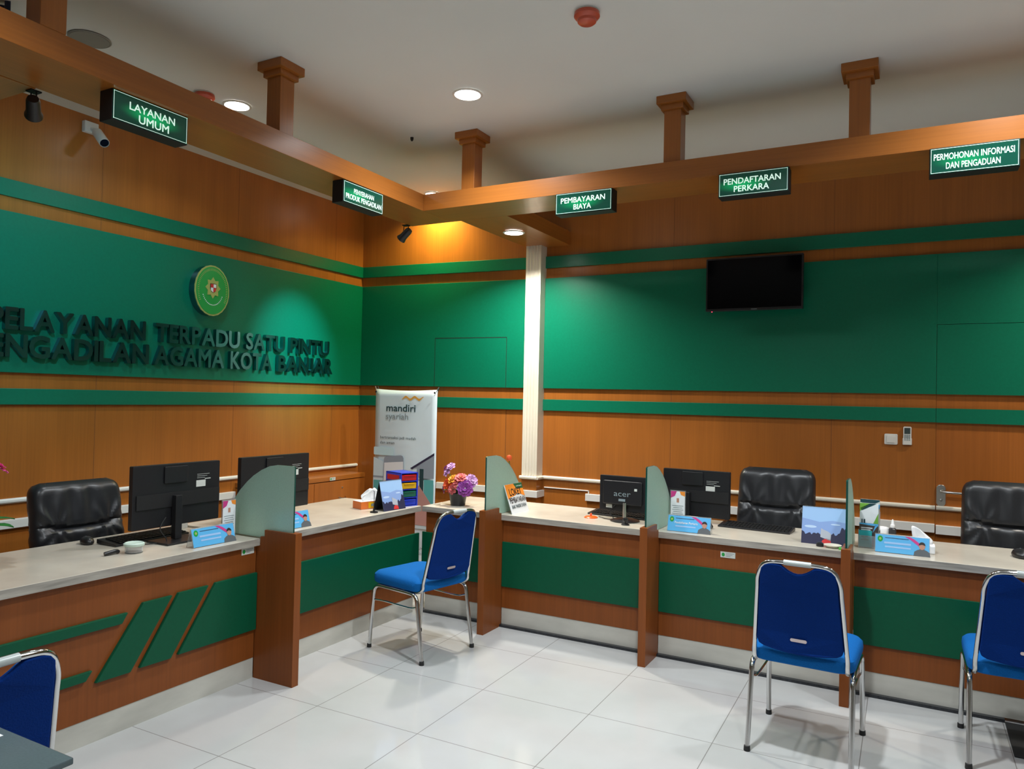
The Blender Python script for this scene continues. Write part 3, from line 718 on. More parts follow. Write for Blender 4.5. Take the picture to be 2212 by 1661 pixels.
# ------------------------------------------------------------------ office chairs
def make_office(label, loc, rz):
    t = thing('office_chair', label, 'chair', loc, rz)     # faces local +y
    m = MB(); nu, nv = 48, 40; W_, H_ = .50, .62
    def P(u, v, side):
        # v 0..1 bottom to top
        hw = W_/2*(1-.05*(v-.5))
        if v > .88: hw -= .06*(1-math.sqrt(max(0, 1-((v-.88)/.12)**2)))
        x = (u-.5)*2*hw; ex = min(u, 1-u); ey = min(v, 1-v)
        r = 1-(1-min(1, ex/.10))**2.2; r2 = 1-(1-min(1, ey/.08))**2.2
        th = .055*math.sqrt(max(0, r*r2))
        uc = (u-.5)*2; crease = .60+.03*uc*uc
        fold = -.026*math.exp(-((v-crease)/.018)**2)*(1-.5*abs(uc)**4)
        mid = math.exp(-(uc/.62)**4)
        fold += mid*.0060*cos(uc*15)*math.exp(-((v-.80)/.17)**2)*(1 if v < .93 else .3)
        fold += mid*.0060*cos(uc*13+.6)*math.exp(-((v-.42)/.14)**2)
        # gathers fanning out of the ends of the crease
        for sg in (-1, 1):
            dx, dy = (uc*sg-.55)*.25, (v-.60)*.62
            rr = math.hypot(dx, dy); an = math.atan2(dy, dx)
            if uc*sg > .2: fold += .0060*sin(an*9)*math.exp(-((rr-.10)/.08)**2)*min(1, (uc*sg-.2)/.3)
        d = th+(fold if side < 0 else fold)*min(1, th/.03)
        z = .46+v*H_; lean = -.10*v**1.2
        return (x, -.22+lean+side*d, z)
    for side in (1, -1):
        G = [[m.bm.verts.new(P(i/nu, j/nv, side)) for i in range(nu+1)] for j in range(nv+1)]
        for j in range(nv):
            for i in range(nu): m.bm.faces.new((G[j][i], G[j][i+1], G[j+1][i+1], G[j+1][i]))
    bmesh.ops.remove_doubles(m.bm, verts=m.bm.verts[:], dist=.0004)
    m.build('backrest', LEATHER, t, smooth=True)
    MB().prism(rrect(-.26, -.22, .26, .28, .09, 6), .42, .52).build('seat', LEATHER, t, bevel=.03, seg=4, smooth=True)
    for s in (-1, 1):
        MB().tube(catmull([(s*.26, -.24, .52), (s*.30, -.22, .62), (s*.31, -.05, .65), (s*.31, .16, .64), (s*.28, .20, .48)], 5), .018, 10).build('armrest', BLACK, t, smooth=True)
    MB().tube([(0, 0, .10), (0, 0, .43)], .03, 14).build('gas_lift', BLACK, t, smooth=True)
    for k in range(5):
        a = 2*pi*k/5+.3
        l = MB().tube([(0, 0, .11), (.30*cos(a), .30*sin(a), .075)], [.03, .018], 8).build('base_arm', BLACK, t, smooth=True)
        MB().lathe([(0, -.012), (.027, -.012), (.027, .012), (0, .012)], 16, mtx=Matrix.Translation((.30*cos(a), .30*sin(a), .0275)) @ Matrix.Rotation(a, 4, 'Z') @ Matrix.Rotation(pi/2, 4, 'X')).build('caster', BLACK, l)
    return t
make_office('black leather office chair behind the left counter', (.90, -3.215, 0), -pi/2).scale.z = .965
make_office('black leather office chair behind the middle section of the right counter', (3.800, -.685, 0), pi).scale.z = 1.026
make_office('black leather office chair in front of the flush door, cut off at the right edge', (5.115, -.685, 0), pi).scale.z = 1.026

# ------------------------------------------------------------------ monitors
def monitor(label, loc, rz, wd_, z0, z1, kind='slab', neck=0., basew=.24, based=.17):
    """local x = width centre 0, local -y = back of the monitor (towards the public)"""
    t = thing('monitor', label, 'monitor', loc, rz); h = z1-z0
    b = MB().prism(rrect(-wd_/2, z0, wd_/2, z1, .006), -.008, .022, lambda u, v, d: (u, d, v)).build('housing', BLACK, t, bevel=.002)
    box((-wd_/2+.012, .0222, z0+.015), (wd_/2-.012, .0232, z1-.012)).build('screen', GLOSSB, t)
    if kind == 'slab':
        MB().prism(rrect(-.09, z1-.10, .05, z1-.012, .006), -.018, -.0082, lambda u, v, d: (u, d, v)).build('upper_block', BLACK, t, bevel=.003)
        box((-wd_/2+.02, -.014, z0+.10), (wd_/2-.004, -.0085, z0+.175)).build('back_band', BLACKM, t)
        box((wd_/2-.155, -.0095, z1-.135), (wd_/2-.095, -.0083, z1-.100)).build('sticker', LABELM, t)
        m = MB()
        for k in range(3): m.box((wd_/2-.15, -.0094, z1-.068-.010*k), (wd_/2-.07-.015*k, -.0084, z1-.0665-.010*k))
        m.box((wd_/2-.10, -.0094, z1-.096), (wd_/2-.062, -.0084, z1-.092)); m.build('fine_print', LABELM, t)
        box((neck-.020, -.045, .012), (neck+.020, -.010, z0+.16)).build('neck', BLACK, t, bevel=.003)
        box((neck-basew/2, -.12, 0), (neck+basew/2, based-.12, .010)).build('base', BLACK, t, bevel=.003)
    else:
        MB().prism(rrect(-wd_/2+.03, z0+.045, wd_/2-.03, z1-.03, .01), -.030, -.008, lambda u, v, d: (u, d, v)).build('back_shell', BLACK, t, bevel=.006, seg=3)
        put_text('brand_lettering', 'acer', GREY, t, (0, -.030, z0+.10), (1, 0, 0), (0, 0, 1), -.056, .060, .036, bold=.0, depth=.001)
        box((-.022, -.0318, z0+.068), (.024, -.0302, z0+.084)).build('sticker', GREY, t)
        box((.085, -.0318, z0+.140), (.104, -.0302, z0+.156)).build('sticker', LABELM, t)
        box((-.118, -.0100, z0+.018), (-.075, -.0083, z0+.040)).build('sticker', LABELM, t)
        MB().tube([(neck, -.028, .02), (neck, -.028, z0+.06)], .012, 12).build('neck', STEEL, t, smooth=True)
        MB().lathe([(.095, 0), (.097, .006), (.07, .014), (.02, .022), (0, .023)], 30, ctr=(neck, -.02, 0)).build('base', BLACK, t, smooth=True)
    MB().tube(catmull([(neck-.06, -.02, z0+.05), (neck-.10, -.03, z0-.005), (neck-.07, -.045, .012), (neck-.13, -.03, .006), (neck-.2, .02, .006)], 5), .0028, 6).build('cable', RUBBER, t, smooth=True)
    return t
monitor('large black monitor on the left counter, seen from behind', (1.175, -3.020, ZT), pi/2, .530, .080, .404, neck=-.02)
monitor('black monitor behind the wide frosted glass of the left counter', (1.110, -2.265, ZT), pi/2, .560, .060, .400, neck=-.05)
monitor('small black monitor with the word acer on its back', (2.935, -.990, ZT), -.02, .330, .060, .290, 'shell', neck=.02)
monitor('large black monitor on the right counter, behind the Pendaftaran Perkara card', (3.350, -.750, ZT), -.05, .445, .034, .340, neck=-.05)

def keyboard(label, loc, rz, ln=.44):
    t = thing('keyboard', label, 'keyboard', loc, rz)
    MB().prism([(-.075, .004), (.075, .0), (.075, .010), (-.075, .026)], -ln/2, ln/2, lambda u, v, d: (d, u, v)).build('case', BLACK, t, bevel=.002)
    m = MB()
    for r_ in range(5):
        for c_ in range(int(ln/.021)-1):
            y = .055-r_*.024; zz = .018-.107*y
            m.box((-ln/2+.014+c_*.021, y-.009, zz-.001), (-ln/2+.031+c_*.021, y+.009, zz+.006))
    m.build('keys', BLACKM, t)
    return t
keyboard('black keyboard lying under the large monitor on the left counter', (1.03, -3.10, ZT), -pi/2+.03, .44)
keyboard('black keyboard beside the small monitor on the right counter', (2.86, -.82, ZT), pi-.10, .44)
keyboard('black keyboard in front of the middle office chair', (3.745, -.80, ZT), pi-.08, .44)
def mouse(label, loc, rz):
    t = thing('computer_mouse', label, 'mouse', loc, rz)
    m = MB(); n_ = 16; rings = []
    for k, (s, z) in enumerate([(.85, 0), (1, .008), (1, .016), (.85, .028), (.5, .036), (.1, .038)]):
        rings.append([m.bm.verts.new((.030*s*cos(2*pi*j/n_), .052*s*sin(2*pi*j/n_)+.004*k/5, z)) for j in range(n_)])
    for A, B in zip(rings, rings[1:]):
        for k in range(n_): m.bm.faces.new((A[k], A[(k+1) % n_], B[(k+1) % n_], B[k]))
    m.bm.faces.new(rings[0][::-1]); m.bm.faces.new(rings[-1]); m.build('shell', BLACK, t, smooth=True)
    MB().tube([(0, .018, .036), (0, .034, .031)], .003, 6).build('scroll_wheel', GREY, t)
    MB().tube(catmull([(0, .052, .010), (.02, .09, .004), (.06, .12, .004), (.05, .17, .004)], 5), .002, 6).build('cable', RUBBER, t)
    return t
mouse('black computer mouse at the back edge of the left counter', (.92, -3.345, ZT), 1.3)
mouse('black computer mouse left of the middle keyboard', (3.47, -.975, ZT), 2.2)
mouse('dark computer mouse at the right edge of the picture', (5.125, -.87, ZT), .2)
mo = bpy.data.objects['computer_mouse.002']; mo.scale = (1.5, 1.3, 1.2)

# ------------------------------------------------------------------ small things on the counters
def portrait(parent, o, u, v, s, shirt):
    """small printed head-and-shoulders figure"""
    flat('portrait_shirt', [(x*s, y*s) for x, y in [(-.5, 0), (.5, 0), (.46, .28), (.30, .40), (.12, .48), (-.12, .48), (-.30, .40), (-.46, .28)]], shirt, parent, o, u, v, .0014)
    flat('portrait_face', [(.19*s*cos(2*pi*k/16), .68*s+.24*s*sin(2*pi*k/16)) for k in range(16)], SKIN, parent, o, u, v, .0022)
    flat('portrait_hair', [(.20*s*cos(pi*k/10), .74*s+.22*s*sin(pi*k/10)) for k in range(11)]+[(-.17*s, .74*s), (0, .80*s), (.17*s, .74*s)], HAIR, parent, o, u, v, .003)
def name_card(label, loc, rz, L_, H_, txt, shirt, lean=.28, face=+1):
    """acrylic tent with a blue print; local x along, print faces -y"""
    t = thing('name_card', label, 'name card', loc, rz)
    h = H_*cos(lean); dy = H_*sin(lean)
    MB().prism([(-dy*.25, 0), (-dy*.25+.003, 0), (dy*.75, h-.001), (dy*1.75-.003, 0), (dy*1.75, 0), (dy*.75, h+.002)], 0, L_, lambda u_, v_, d: (d, u_, v_)).build('holder', ACRY, t)
    o = Vector((0, -dy*.25-.001, 0)); u = (1, 0, 0); v = Vector((0, dy, h)).normalized()
    p = flat('print', rect(.003, .003, L_-.003, H_-.003), SKYB, t, o, u, v, .0004)
    flat('print_swoosh', [(L_*.55, H_-.004), (L_*.66, H_*.80), (L_*.80, H_*.52), (L_*.86, H_*.2), (L_*.90, H_*.3), (L_*.84, H_*.62), (L_*.72, H_*.86), (L_*.64, H_-.004)], PINK, p, o, u, v, .0012)
    flat('green_emblem', [(.026+.013*cos(2*pi*k/20), H_*.74+.016*sin(2*pi*k/20)) for k in range(20)], LOGOG, p, o, u, v, .0012)
    flat('emblem_centre', [(.026+.006*cos(2*pi*k/8), H_*.74+.007*sin(2*pi*k/8)) for k in range(8)], LOGOY, p, o, u, v, .002)
    m_ = .0032
    flat('heading_line', rect(.05, H_*.80, L_*.62, H_*.83), NAVY, p, o, u, v, .0012)
    if txt: put_text('lettering', txt, PAPER, p, Vector(o)+Vector(v)*H_*.50, u, v, .045, L_*.70, H_*.13, bold=.012, depth=.0018)
    else: flat('text_line', rect(.045, H_*.50, L_*.66, H_*.60), SKYL, p, o, u, v, .0012)
    flat('text_line', rect(.05, H_*.30, L_*.66, H_*.38), SKYL, p, o, u, v, .0012)
    portrait(p, Vector(o)+Vector(u)*(L_*.86), u, v, H_*.78, shirt)
    return t
GREYP = mat('grey_shirt_print', (.10, .11, .12), .5)
name_card('blue name card with portrait beside the large monitor on the left counter', (1.440, -3.128, ZT), pi/2-.02, .262, .098, '', GREYP)
name_card('blue name card partly hidden behind the wide frosted glass', (1.435, -2.560, ZT), pi/2-.05, .250, .100, '', GREYP)
name_card('blue name card reading Pendaftaran Perkara with a portrait', (3.290, -1.185, ZT), .02, .262, .100, 'Pendaftaran Perkara', GREYP)
name_card('blue name card with portrait at the right counter, before the tissue', (4.432, -1.150, ZT), -.02, .262, .100, '', GREYP)
def stand(label, loc, rz, W_, H_):
    t = thing('brochure_stand', label, 'display stand', loc, rz)
    MB().box((0, -.001, 0), (W_, .004, H_)).box((0, -.001, 0), (W_, .05, .004)).build('holder', ACRY, t)
    o = (0, -.0012, 0); u = (1, 0, 0); v = (0, 0, 1)
    p = flat('sheet', rect(.004, .006, W_-.004, H_-.006), PAPER, t, o, u, v, .0003)
    flat('pink_corner', [(.004, H_-.006), (.004, H_*.78), (W_*.3, H_*.84), (W_*.42, H_-.006)], PINK, p, o, u, v, .001)
    flat('orange_corner', [(W_-.004, H_-.006), (W_-.004, H_*.84), (W_*.7, H_*.88), (W_*.62, H_-.006)], ORANGE, p, o, u, v, .001)
    flat('small_photo', rect(W_*.42, H_*.66, W_*.58, H_*.78), SKIN, p, o, u, v, .001)
    for k in range(7): flat('text_line', rect(W_*(.2 if k % 2 else .14), H_*(.56-.055*k), W_*(.8 if k % 2 else .86), H_*(.575-.055*k)), GREY, p, o, u, v, .001)
    return t
t = stand('upright clear stand with a pink-cornered sheet by the wide frosted glass', (1.345, -2.870, ZT), pi/2, .092, .205)
flat('orange_footer', rect(.05, .006, .075, .03), ORANGE, t, (0, -.0012, 0), (1, 0, 0), (0, 0, 1), .001)
stand('upright clear stand with a pink-cornered sheet behind the Pendaftaran Perkara card', (3.248, -.985, ZT), 0, .098, .225)

CLOUD = mat('cloud_print', (.50, .64, .84), .45)
DUSK = mat('dusk_print', (.24, .36, .66), .45)
def calendar(label, loc, rz, W_, H_, lean=.25):
    t = thing('desk_calendar', label, 'calendar', loc, rz)
    h = H_*cos(lean); dy = H_*sin(lean)
    MB().prism([(0, 0), (.003, 0), (dy, h-.004), (2*dy-.003, 0), (2*dy, 0), (dy, h)], 0, W_, lambda u_, v_, d: (d, u_, v_)).build('stand', BLACKM, t)
    o = Vector((0, -.001, 0)); u = (1, 0, 0); v = Vector((0, dy, h)).normalized()
    p = flat('picture', rect(0, 0, W_, H_), SKYL, t, o, u, v, .0004)
    flat('lower_sky', [(0, H_*.2), (W_, H_*.2), (W_, H_*.62), (W_*.7, H_*.66), (W_*.4, H_*.60), (0, H_*.68)], DUSK, p, o, u, v, .0008)
    flat('cloud', [(W_*(.20+.14*cos(2*pi*k/14)), H_*(.46+.035*sin(2*pi*k/14))) for k in range(14)], CLOUD, p, o, u, v, .0012)
    flat('cloud', [(W_*(.76+.11*cos(2*pi*k/14)), H_*(.56+.022*sin(2*pi*k/14))) for k in range(14)], CLOUD, p, o, u, v, .0012)
    rnd = random.Random(3); hill = [(0, 0), (W_, 0), (W_, H_*.55)]
    xs = [1-.035*k for k in range(1, 28)]
    for x in xs:
        base = .44 if x > .86 else (.30 if x > .5 else .27); hill.append((W_*x, H_*(base+rnd.uniform(-.03, .05)+.05*math.exp(-((x-.9)/.05)**2))))
    hill.append((0, H_*.34)); flat('silhouettes', hill, NAVY, p, o, u, v, .0016)
    flat('white_flag', [(W_*.43, H_*.20), (W_*.66, H_*.12), (W_*.67, H_*.30), (W_*.60, H_*.36), (W_*.50, H_*.40), (W_*.44, H_*.44)], mat('flag_print', (.42, .44, .50), .5), p, o, u, v, .0024)
    flat('red_stripe', [(W_*.45, H_*.03), (W_*.68, H_*.02), (W_*.66, H_*.15), (W_*.56, H_*.18), (W_*.48, H_*.12)], REDD, p, o, u, v, .0024)
    m = MB()
    for k in range(int(W_/.007)):
        cx = .004+k*.007; m.tube([(cx, dy+.005*cos(a), h+.005*sin(a)) for a in [2*pi*j/8 for j in range(8)]], .0009, 4, closed=True)
    m.build('wire_binding', STEEL, t)
    return t
calendar('tall desk calendar with sky picture leaning before the blue drawer box', (1.462, -1.625, ZT), pi/2-.10, .215, .205)
calendar('wide desk calendar with sky and flag picture, left of the edge-on glass divider', (4.052, -1.115, ZT), 0, .234, .210)

# tissue box
t = thing('tissue_box', 'orange and yellow tissue box on the corner worktop', 'tissue box', (1.285, -1.650, ZT), pi/2-.30)
box((0, 0, 0), (.215, .105, .052)).build('carton', mat('tissue_carton', (.72, .17, .03), .45), t, bevel=.003)
box((.06, -.0012, .006), (.14, -.0002, .046)).build('yellow_panel', YEL, t); box((.082, -.0022, .018), (.118, -.0012, .036)).build('grey_mark', GREY, t)
box((.2152, .03, .006), (.2162, .08, .046)).build('yellow_panel', YEL, t)
box((.0, .0, .0522), (.215, .105, .0535)).build('white_top', TISSUE, t)
def tissue(parent, pts_, name='tissue', k=1.):
    m = MB(); A = []
    if k != 1: pts_ = [[(.105+(x-.105)*1.1, y, .053+(z-.053)*k) for x, y, z in q] for q in pts_]
    for ring_ in pts_: A.append([m.bm.verts.new(q) for q in ring_])
    for a, b in zip(A, A[1:]):
        for k in range(len(a)-1): m.bm.faces.new((a[k], a[k+1], b[k+1], b[k]))
    o = m.build(name, TISSUE, parent, smooth=True, subsurf=1); s = o.modifiers.new('s', 'SOLIDIFY'); s.thickness = .0012
    return o
tissue(t, [[(.03, .03, .053), (.07, .05, .053), (.11, .04, .053), (.15, .055, .053), (.19, .04, .053)],
           [(.02, .02, .075), (.06, .055, .085), (.10, .035, .095), (.14, .06, .085), (.20, .035, .070)],
           [(.05, .03, .085), (.075, .05, .080), (.12, .03, .120), (.145, .06, .115), (.17, .03, .085)]], k=1.35)
tissue(t, [[(.05, .06, .053), (.10, .075, .053), (.16, .065, .053)], [(.04, .07, .08), (.10, .085, .10), (.18, .07, .075)], [(.07, .065, .085), (.12, .08, .118), (.16, .07, .09)]], k=1.45)
tb = thing('facial_tissue', 'white tissue standing up behind the rightmost name card', 'tissue', (4.60, -1.02, ZT), .0)
box((0, -.04, 0), (.12, .05, .045)).build('pack', TISSUE, tb, bevel=.006)
tissue(tb, [[(.02, -.02, .045), (.05, .01, .045), (.09, -.01, .045), (.115, .01, .045)], [(.012, -.02, .08), (.04, .015, .085), (.085, -.005, .08), (.11, .015, .07)], [(.008, -.015, .115), (.03, .01, .112), (.065, 0, .10), (.09, .01, .085)], [(.005, -.01, .142), (.018, .005, .138), (.04, 0, .128), (.055, .01, .115)]])
# small table flag stand
t = thing('table_flag_pole', 'thin black pole on a small black foot beside the tall calendar', 'flag pole', (1.437, -1.700, ZT))
MB().prism([(-.022, -.014), (.022, -.014), (.026, .012), (0, .024), (-.026, .012)], 0, .010).build('foot', BLACK, t, bevel=.002)
MB().tube([(0, 0, .008), (0, 0, .030)], [.008, .005], 8).tube([(0, 0, .03), (0, 0, .145), (0, -.008, .147)], .0022, 6).build('pole', BLACK, t)
# drawer box
t = thing('drawer_box', 'blue plastic drawer box with red, yellow, green and blue drawers', 'drawer box', (1.425, -1.395, ZT), pi/2-.33)
W_, D_, H_ = .150, .19, .240
m = MB(); m.box((0, 0, 0), (.010, D_, H_)).box((W_-.010, 0, 0), (W_, D_, H_)).box((0, D_-.006, 0), (W_, D_, H_)).box((0, 0, H_-.008), (W_, D_, H_))
for k in range(4): m.box((0, 0, k*.058), (W_, D_, k*.058+.006))
m.build('frame', BLUP, t, bevel=.002)
for k, mm_ in enumerate((BLUP, GRNP, YEL, RED)):
    dr = box((.013, .003, k*.058+.009), (W_-.013, D_-.01, k*.058+.050)).build('drawer', mm_, t, bevel=.002)
    box((.03, -.004, k*.058+.042), (W_-.03, .003, k*.058+.046)).build('handle', mm_, dr)
for s_x in (-.0012, W_):
    for k, mm_ in enumerate((GRNP, GRNP, YEL, RED)):
        box((s_x, .02, k*.058+.012), (s_x+.0012, D_-.02, k*.058+.048)).build('side_window', mm_, t)

# flowers
def flower(parent, c, n_, r, m, tilt, cm, name='flower'):
    mb = MB(); nrm = Vector(tilt).normalized(); a = nrm.orthogonal().normalized(); b = nrm.cross(a); c = Vector(c)
    for ring_i, (cnt, rr, lift) in enumerate(((n_, r, .15), (n_-1, r*.72, .45), (max(4, n_-2), r*.42, .8))):
        for k in range(cnt):
            th = 2*pi*k/cnt+ring_i*.5; d = a*cos(th)+b*sin(th); w = nrm.cross(d)
            prof_ = [(0, .12), (.35, .30), (.7, .36), (.93, .22), (1, .03)]
            L_, R__, Mi = [], [], []
            for q, wd2 in prof_:
                p = c+d*rr*q*(1-.35*lift)+nrm*rr*(lift*q*.9-.25*q*q*(1-lift))
                L_.append(mb.bm.verts.new(p-w*rr*wd2*.9+nrm*rr*.05)); Mi.append(mb.bm.verts.new(p-nrm*rr*.05)); R__.append(mb.bm.verts.new(p+w*rr*wd2*.9+nrm*rr*.05))
            for i in range(4):
                mb.bm.faces.new((L_[i], Mi[i], Mi[i+1], L_[i+1])); mb.bm.faces.new((Mi[i], R__[i], R__[i+1], Mi[i+1]))
    f = mb.build(name, m, parent, smooth=True)
    MB().lathe([(0, -.1*r), (.10*r, 0), (.08*r, .12*r), (0, .16*r)], 8, mtx=Matrix.Translation(c) @ nrm.to_track_quat('Z', 'Y').to_matrix().to_4x4()).build('flower_centre', cm, f, smooth=True)
    return f
def leaf(parent, c, d, ln, wd_, name='leaf', nrm=(0, 0, 1)):
    mb = MB(); c = Vector(c); d = Vector(d).normalized(); w = d.cross(Vector(nrm)).normalized(); nn = w.cross(d)
    L_, Mi, R__ = [], [], []
    for q, x in ((0, .05), (.25, .8), (.5, 1), (.75, .7), (1, .03)):
        p = c+d*ln*q-nn*ln*.3*q*q
        L_.append(mb.bm.verts.new(p-w*wd_*x/2)); Mi.append(mb.bm.verts.new(p-nn*wd_*.08)); R__.append(mb.bm.verts.new(p+w*wd_*x/2))
    for i in range(4): mb.bm.faces.new((L_[i], Mi[i], Mi[i+1], L_[i+1])); mb.bm.faces.new((Mi[i], R__[i], R__[i+1], Mi[i+1]))
    return mb.build(name, LEAF, parent, smooth=True)
VIO = mat('violet_petals', (.33, .06, .36), .6); LIL = mat('lilac_petals', (.55, .28, .55), .6); ORP = mat('orange_petals', (.80, .10, .02), .6)
PKP = mat('coral_petals', (.75, .16, .16), .6); YLP = mat('yellow_petals', (.80, .38, .03), .6); MGP = mat('magenta_petals', (.62, .06, .28), .6)
fp = thing('flower_pot', 'black pot of violet, orange and coral artificial flowers on the corner worktop', 'flower pot', (1.700, -1.070, ZT))
MB().lathe([(.048, 0), (.052, .004), (.066, .085), (.070, .090), (.066, .092), (.060, .080), (.058, .070), (0, .070)], 26).build('pot', BLACK, fp, smooth=True)
for c, n_, r, m, tl, cm in [((-.060, -.055, .150), 7, .058, ORP, (-.4, -.9, .2), YLP), ((-.025, -.045, .195), 7, .048, YLP, (-.2, -.7, .8), ORP), ((.012, -.05, .180), 7, .052, PKP, (.05, -.8, .5), ORP),
    ((.040, -.030, .210), 8, .052, PKP, (.2, -.5, .9), YLP), ((.090, -.050, .135), 9, .066, VIO, (.35, -.9, .1), PAPER), ((.115, .0, .190), 8, .055, LIL, (.8, -.4, .5), PAPER),
    ((-.115, -.010, .120), 7, .045, VIO, (-.8, -.5, .1), PAPER), ((-.090, -.015, .240), 6, .045, LIL, (-.4, -.8, .5), PAPER), ((-.060, -.010, .282), 6, .038, LIL, (.1, -.7, .7), PAPER),
    ((-.115, .0, .265), 5, .030, VIO, (-.8, -.4, .5), PAPER), ((0, .05, .20), 7, .05, ORP, (0, .8, .6), YLP), ((-.01, -.07, .125), 7, .045, PKP, (-.05, -1, .1), YLP), ((.06, .05, .17), 7, .05, VIO, (.3, .8, .4), PAPER)]:
    flower(fp, c, n_, r, m, tl, cm)
for k in range(9):
    a = 2*pi*k/9; leaf(fp, (.02*cos(a), .02*sin(a), .10), (cos(a), sin(a), .5+.2*(k % 2)), .10, .035)
MB().tube([(0, 0, .07), (-.03, 0, .14), (-.08, -.01, .24), (-.06, -.01, .275)], .003, 6).build('stem', LEAF, fp)
fp2 = thing('artificial_plant', 'artificial plant with orange and white buds behind the left frosted glass', 'plant', (2.015, -.985, ZT))
MB().lathe([(.035, 0), (.040, .05), (.040, .10), (.034, .10), (.034, .05), (0, .05)], 20).build('pot', mat('dark_green_pot', (.01, .05, .03), .4), fp2, smooth=True)
MB().tube(catmull([(0, 0, .05), (.02, .0, .18), (.035, .05, .25), (.020, .06, .34)], 5), .003, 6).tube(catmull([(0, 0, .05), (-.02, .02, .18), (-.06, .03, .30)], 5), .003, 6).build('stem', LEAF, fp2)
for k in range(8):
    a = 2*pi*k/8+.2; leaf(fp2, (.01*cos(a), .01*sin(a), .10+.012*k), (cos(a), sin(a), .55), .11, .05)
MB().lathe([(0, -.022), (.016, -.012), (.021, .004), (.014, .020), (0, .024)], 12, ctr=(.022, .060, .352)).build('orange_bud', ORP, fp2, smooth=True)
flower(fp2, (-.065, .025, .305), 6, .028, mat('cream_petals', (.75, .68, .45), .6), (-.3, -.7, .6), YLP, 'cream_blossom')
fp3 = thing('artificial_plant', 'artificial plant with pink flower cut off at the left edge', 'plant', (1.15, -3.98, ZT))
MB().lathe([(.05, 0), (.065, .10), (.070, .105), (.06, .10), (.055, .09), (0, .09)], 22).build('pot', WHITE, fp3, smooth=True)
MB().tube(catmull([(0, 0, .09), (.01, .02, .25), (.05, .05, .44)], 5), .004, 6).build('stem', LEAF, fp3)
flower(fp3, (.05, .055, .455), 9, .055, mat('pink_petals', (.78, .10, .35), .6), (.2, .5, .8), YLP)
for k in range(9):
    a = 2*pi*k/9; leaf(fp3, (.03*cos(a), .03*sin(a)+.02, .18+.022*k), (cos(a), sin(a), .25), .095, .075)

# LOKET PEMBAYARAN board
t = thing('counter_board', 'small board reading LOKET PEMBAYARAN leaning on the frosted glass divider', 'sign', (2.226, -1.206, ZT), pi/2)
lean = .345; v = Vector((0, sin(lean), cos(lean))); u = Vector((1, 0, 0))
BW, BH = .245, .205
MB().prism(rect(0, 0, BW, BH), 0, .005, lambda a, b, d: Vector((a, 0, 0))+v*b+Vector((0, cos(lean), -sin(lean)))*d).build('board', PAPER, t)
O = (0, 0, 0)
flat('orange_field', [(.001, BH*.50), (BW*.15, BH*.56), (BW*.40, BH*.58), (BW*.62, BH*.66), (BW-.001, BH*.52), (BW-.001, BH-.001), (.001, BH-.001)], ORANGE, t, O, u, v, .0004)
flat('green_tab', [(BW*.50, BH-.001), (BW*.60, BH*.82), (BW-.001, BH*.80), (BW-.001, BH-.001)], mat('tab_green', (.01, .10, .04), .5), t, O, u, v, .0012)
put_text('small_lettering', 'mandiri syariah', PAPER, t, v*(BH*.88), u, v, BW*.62, BW*.95, .008, depth=.0022)
put_text('lettering', 'LOKET', HAIR, t, v*(BH*.61), u, v, BW*.15, BW*.85, .046, bold=.02, depth=.0018)
put_text('lettering', 'PEMBAYARAN', HAIR, t, v*(BH*.355), u, v, BW*.05, BW*.97, .037, bold=.02, depth=.0018)
put_text('lettering', 'BANK MANDIRI SYARIAH', INK, t, v*(BH*.17), u, v, BW*.08, BW*.92, .024, bold=.015, depth=.0018)
# orange lid by the keyboard
t = thing('orange_lid', 'bright orange round lid with a knob beside the keyboard', 'lid', (2.716, -1.010, ZT))
MB().lathe([(.044, 0), (.046, .003), (.036, .010), (.012, .013), (0, .013)], 28).build('disc', mat('orange_silicone', (.90, .10, .01), .3), t, smooth=True)
MB().lathe([(.005, .012), (.005, .018), (.009, .023), (.006, .029), (0, .030)], 14).build('knob', mat('orange_silicone_knob', (.85, .08, .01), .3), t, smooth=True)
# webcam-like base
t = thing('webcam', 'small black webcam on a slim stand before the acer monitor', 'webcam', (3.009, -1.152, ZT))
MB().lathe([(.026, 0), (.027, .005), (.010, .012), (0, .013)], 20).build('foot', BLACK, t, smooth=True)
MB().tube([(0, 0, .010), (0, 0, .022)], .006, 8).build('stem', BLACK, t)
MB().lathe([(0, -.014), (.014, -.010), (.017, 0), (.014, .010), (0, .014)], 14, ctr=(0, 0, .034)).build('head', BLACK, t, smooth=True)
# glass jar with pale lid
t = thing('glass_jar', 'low clear jar with a pale lid on the left worktop', 'jar', (1.293, -3.345, ZT))
MB().lathe([(.036, 0), (.040, .003), (.040, .034), (.037, .036), (.037, .006), (0, .006)], 28).build('jar', ACRY, t, smooth=True)
MB().lathe([(.045, .034), (.047, .038), (.047, .046), (.040, .050), (.036, .047), (0, .046)], 28).build('lid', mat('pale_lid', (.55, .68, .60), .4), t, smooth=True)
tag(MB().tube(catmull([(0, -.035, .006), (.004, -.01, .010), (.003, .02, .012), (-.002, .035, .006)], 4), .010, 10).build('rubber_stamp', BLACK, loc=(1.255, -3.435, ZT+.003), smooth=True), 'small black object beside the clear jar on the left worktop', 'desk item')
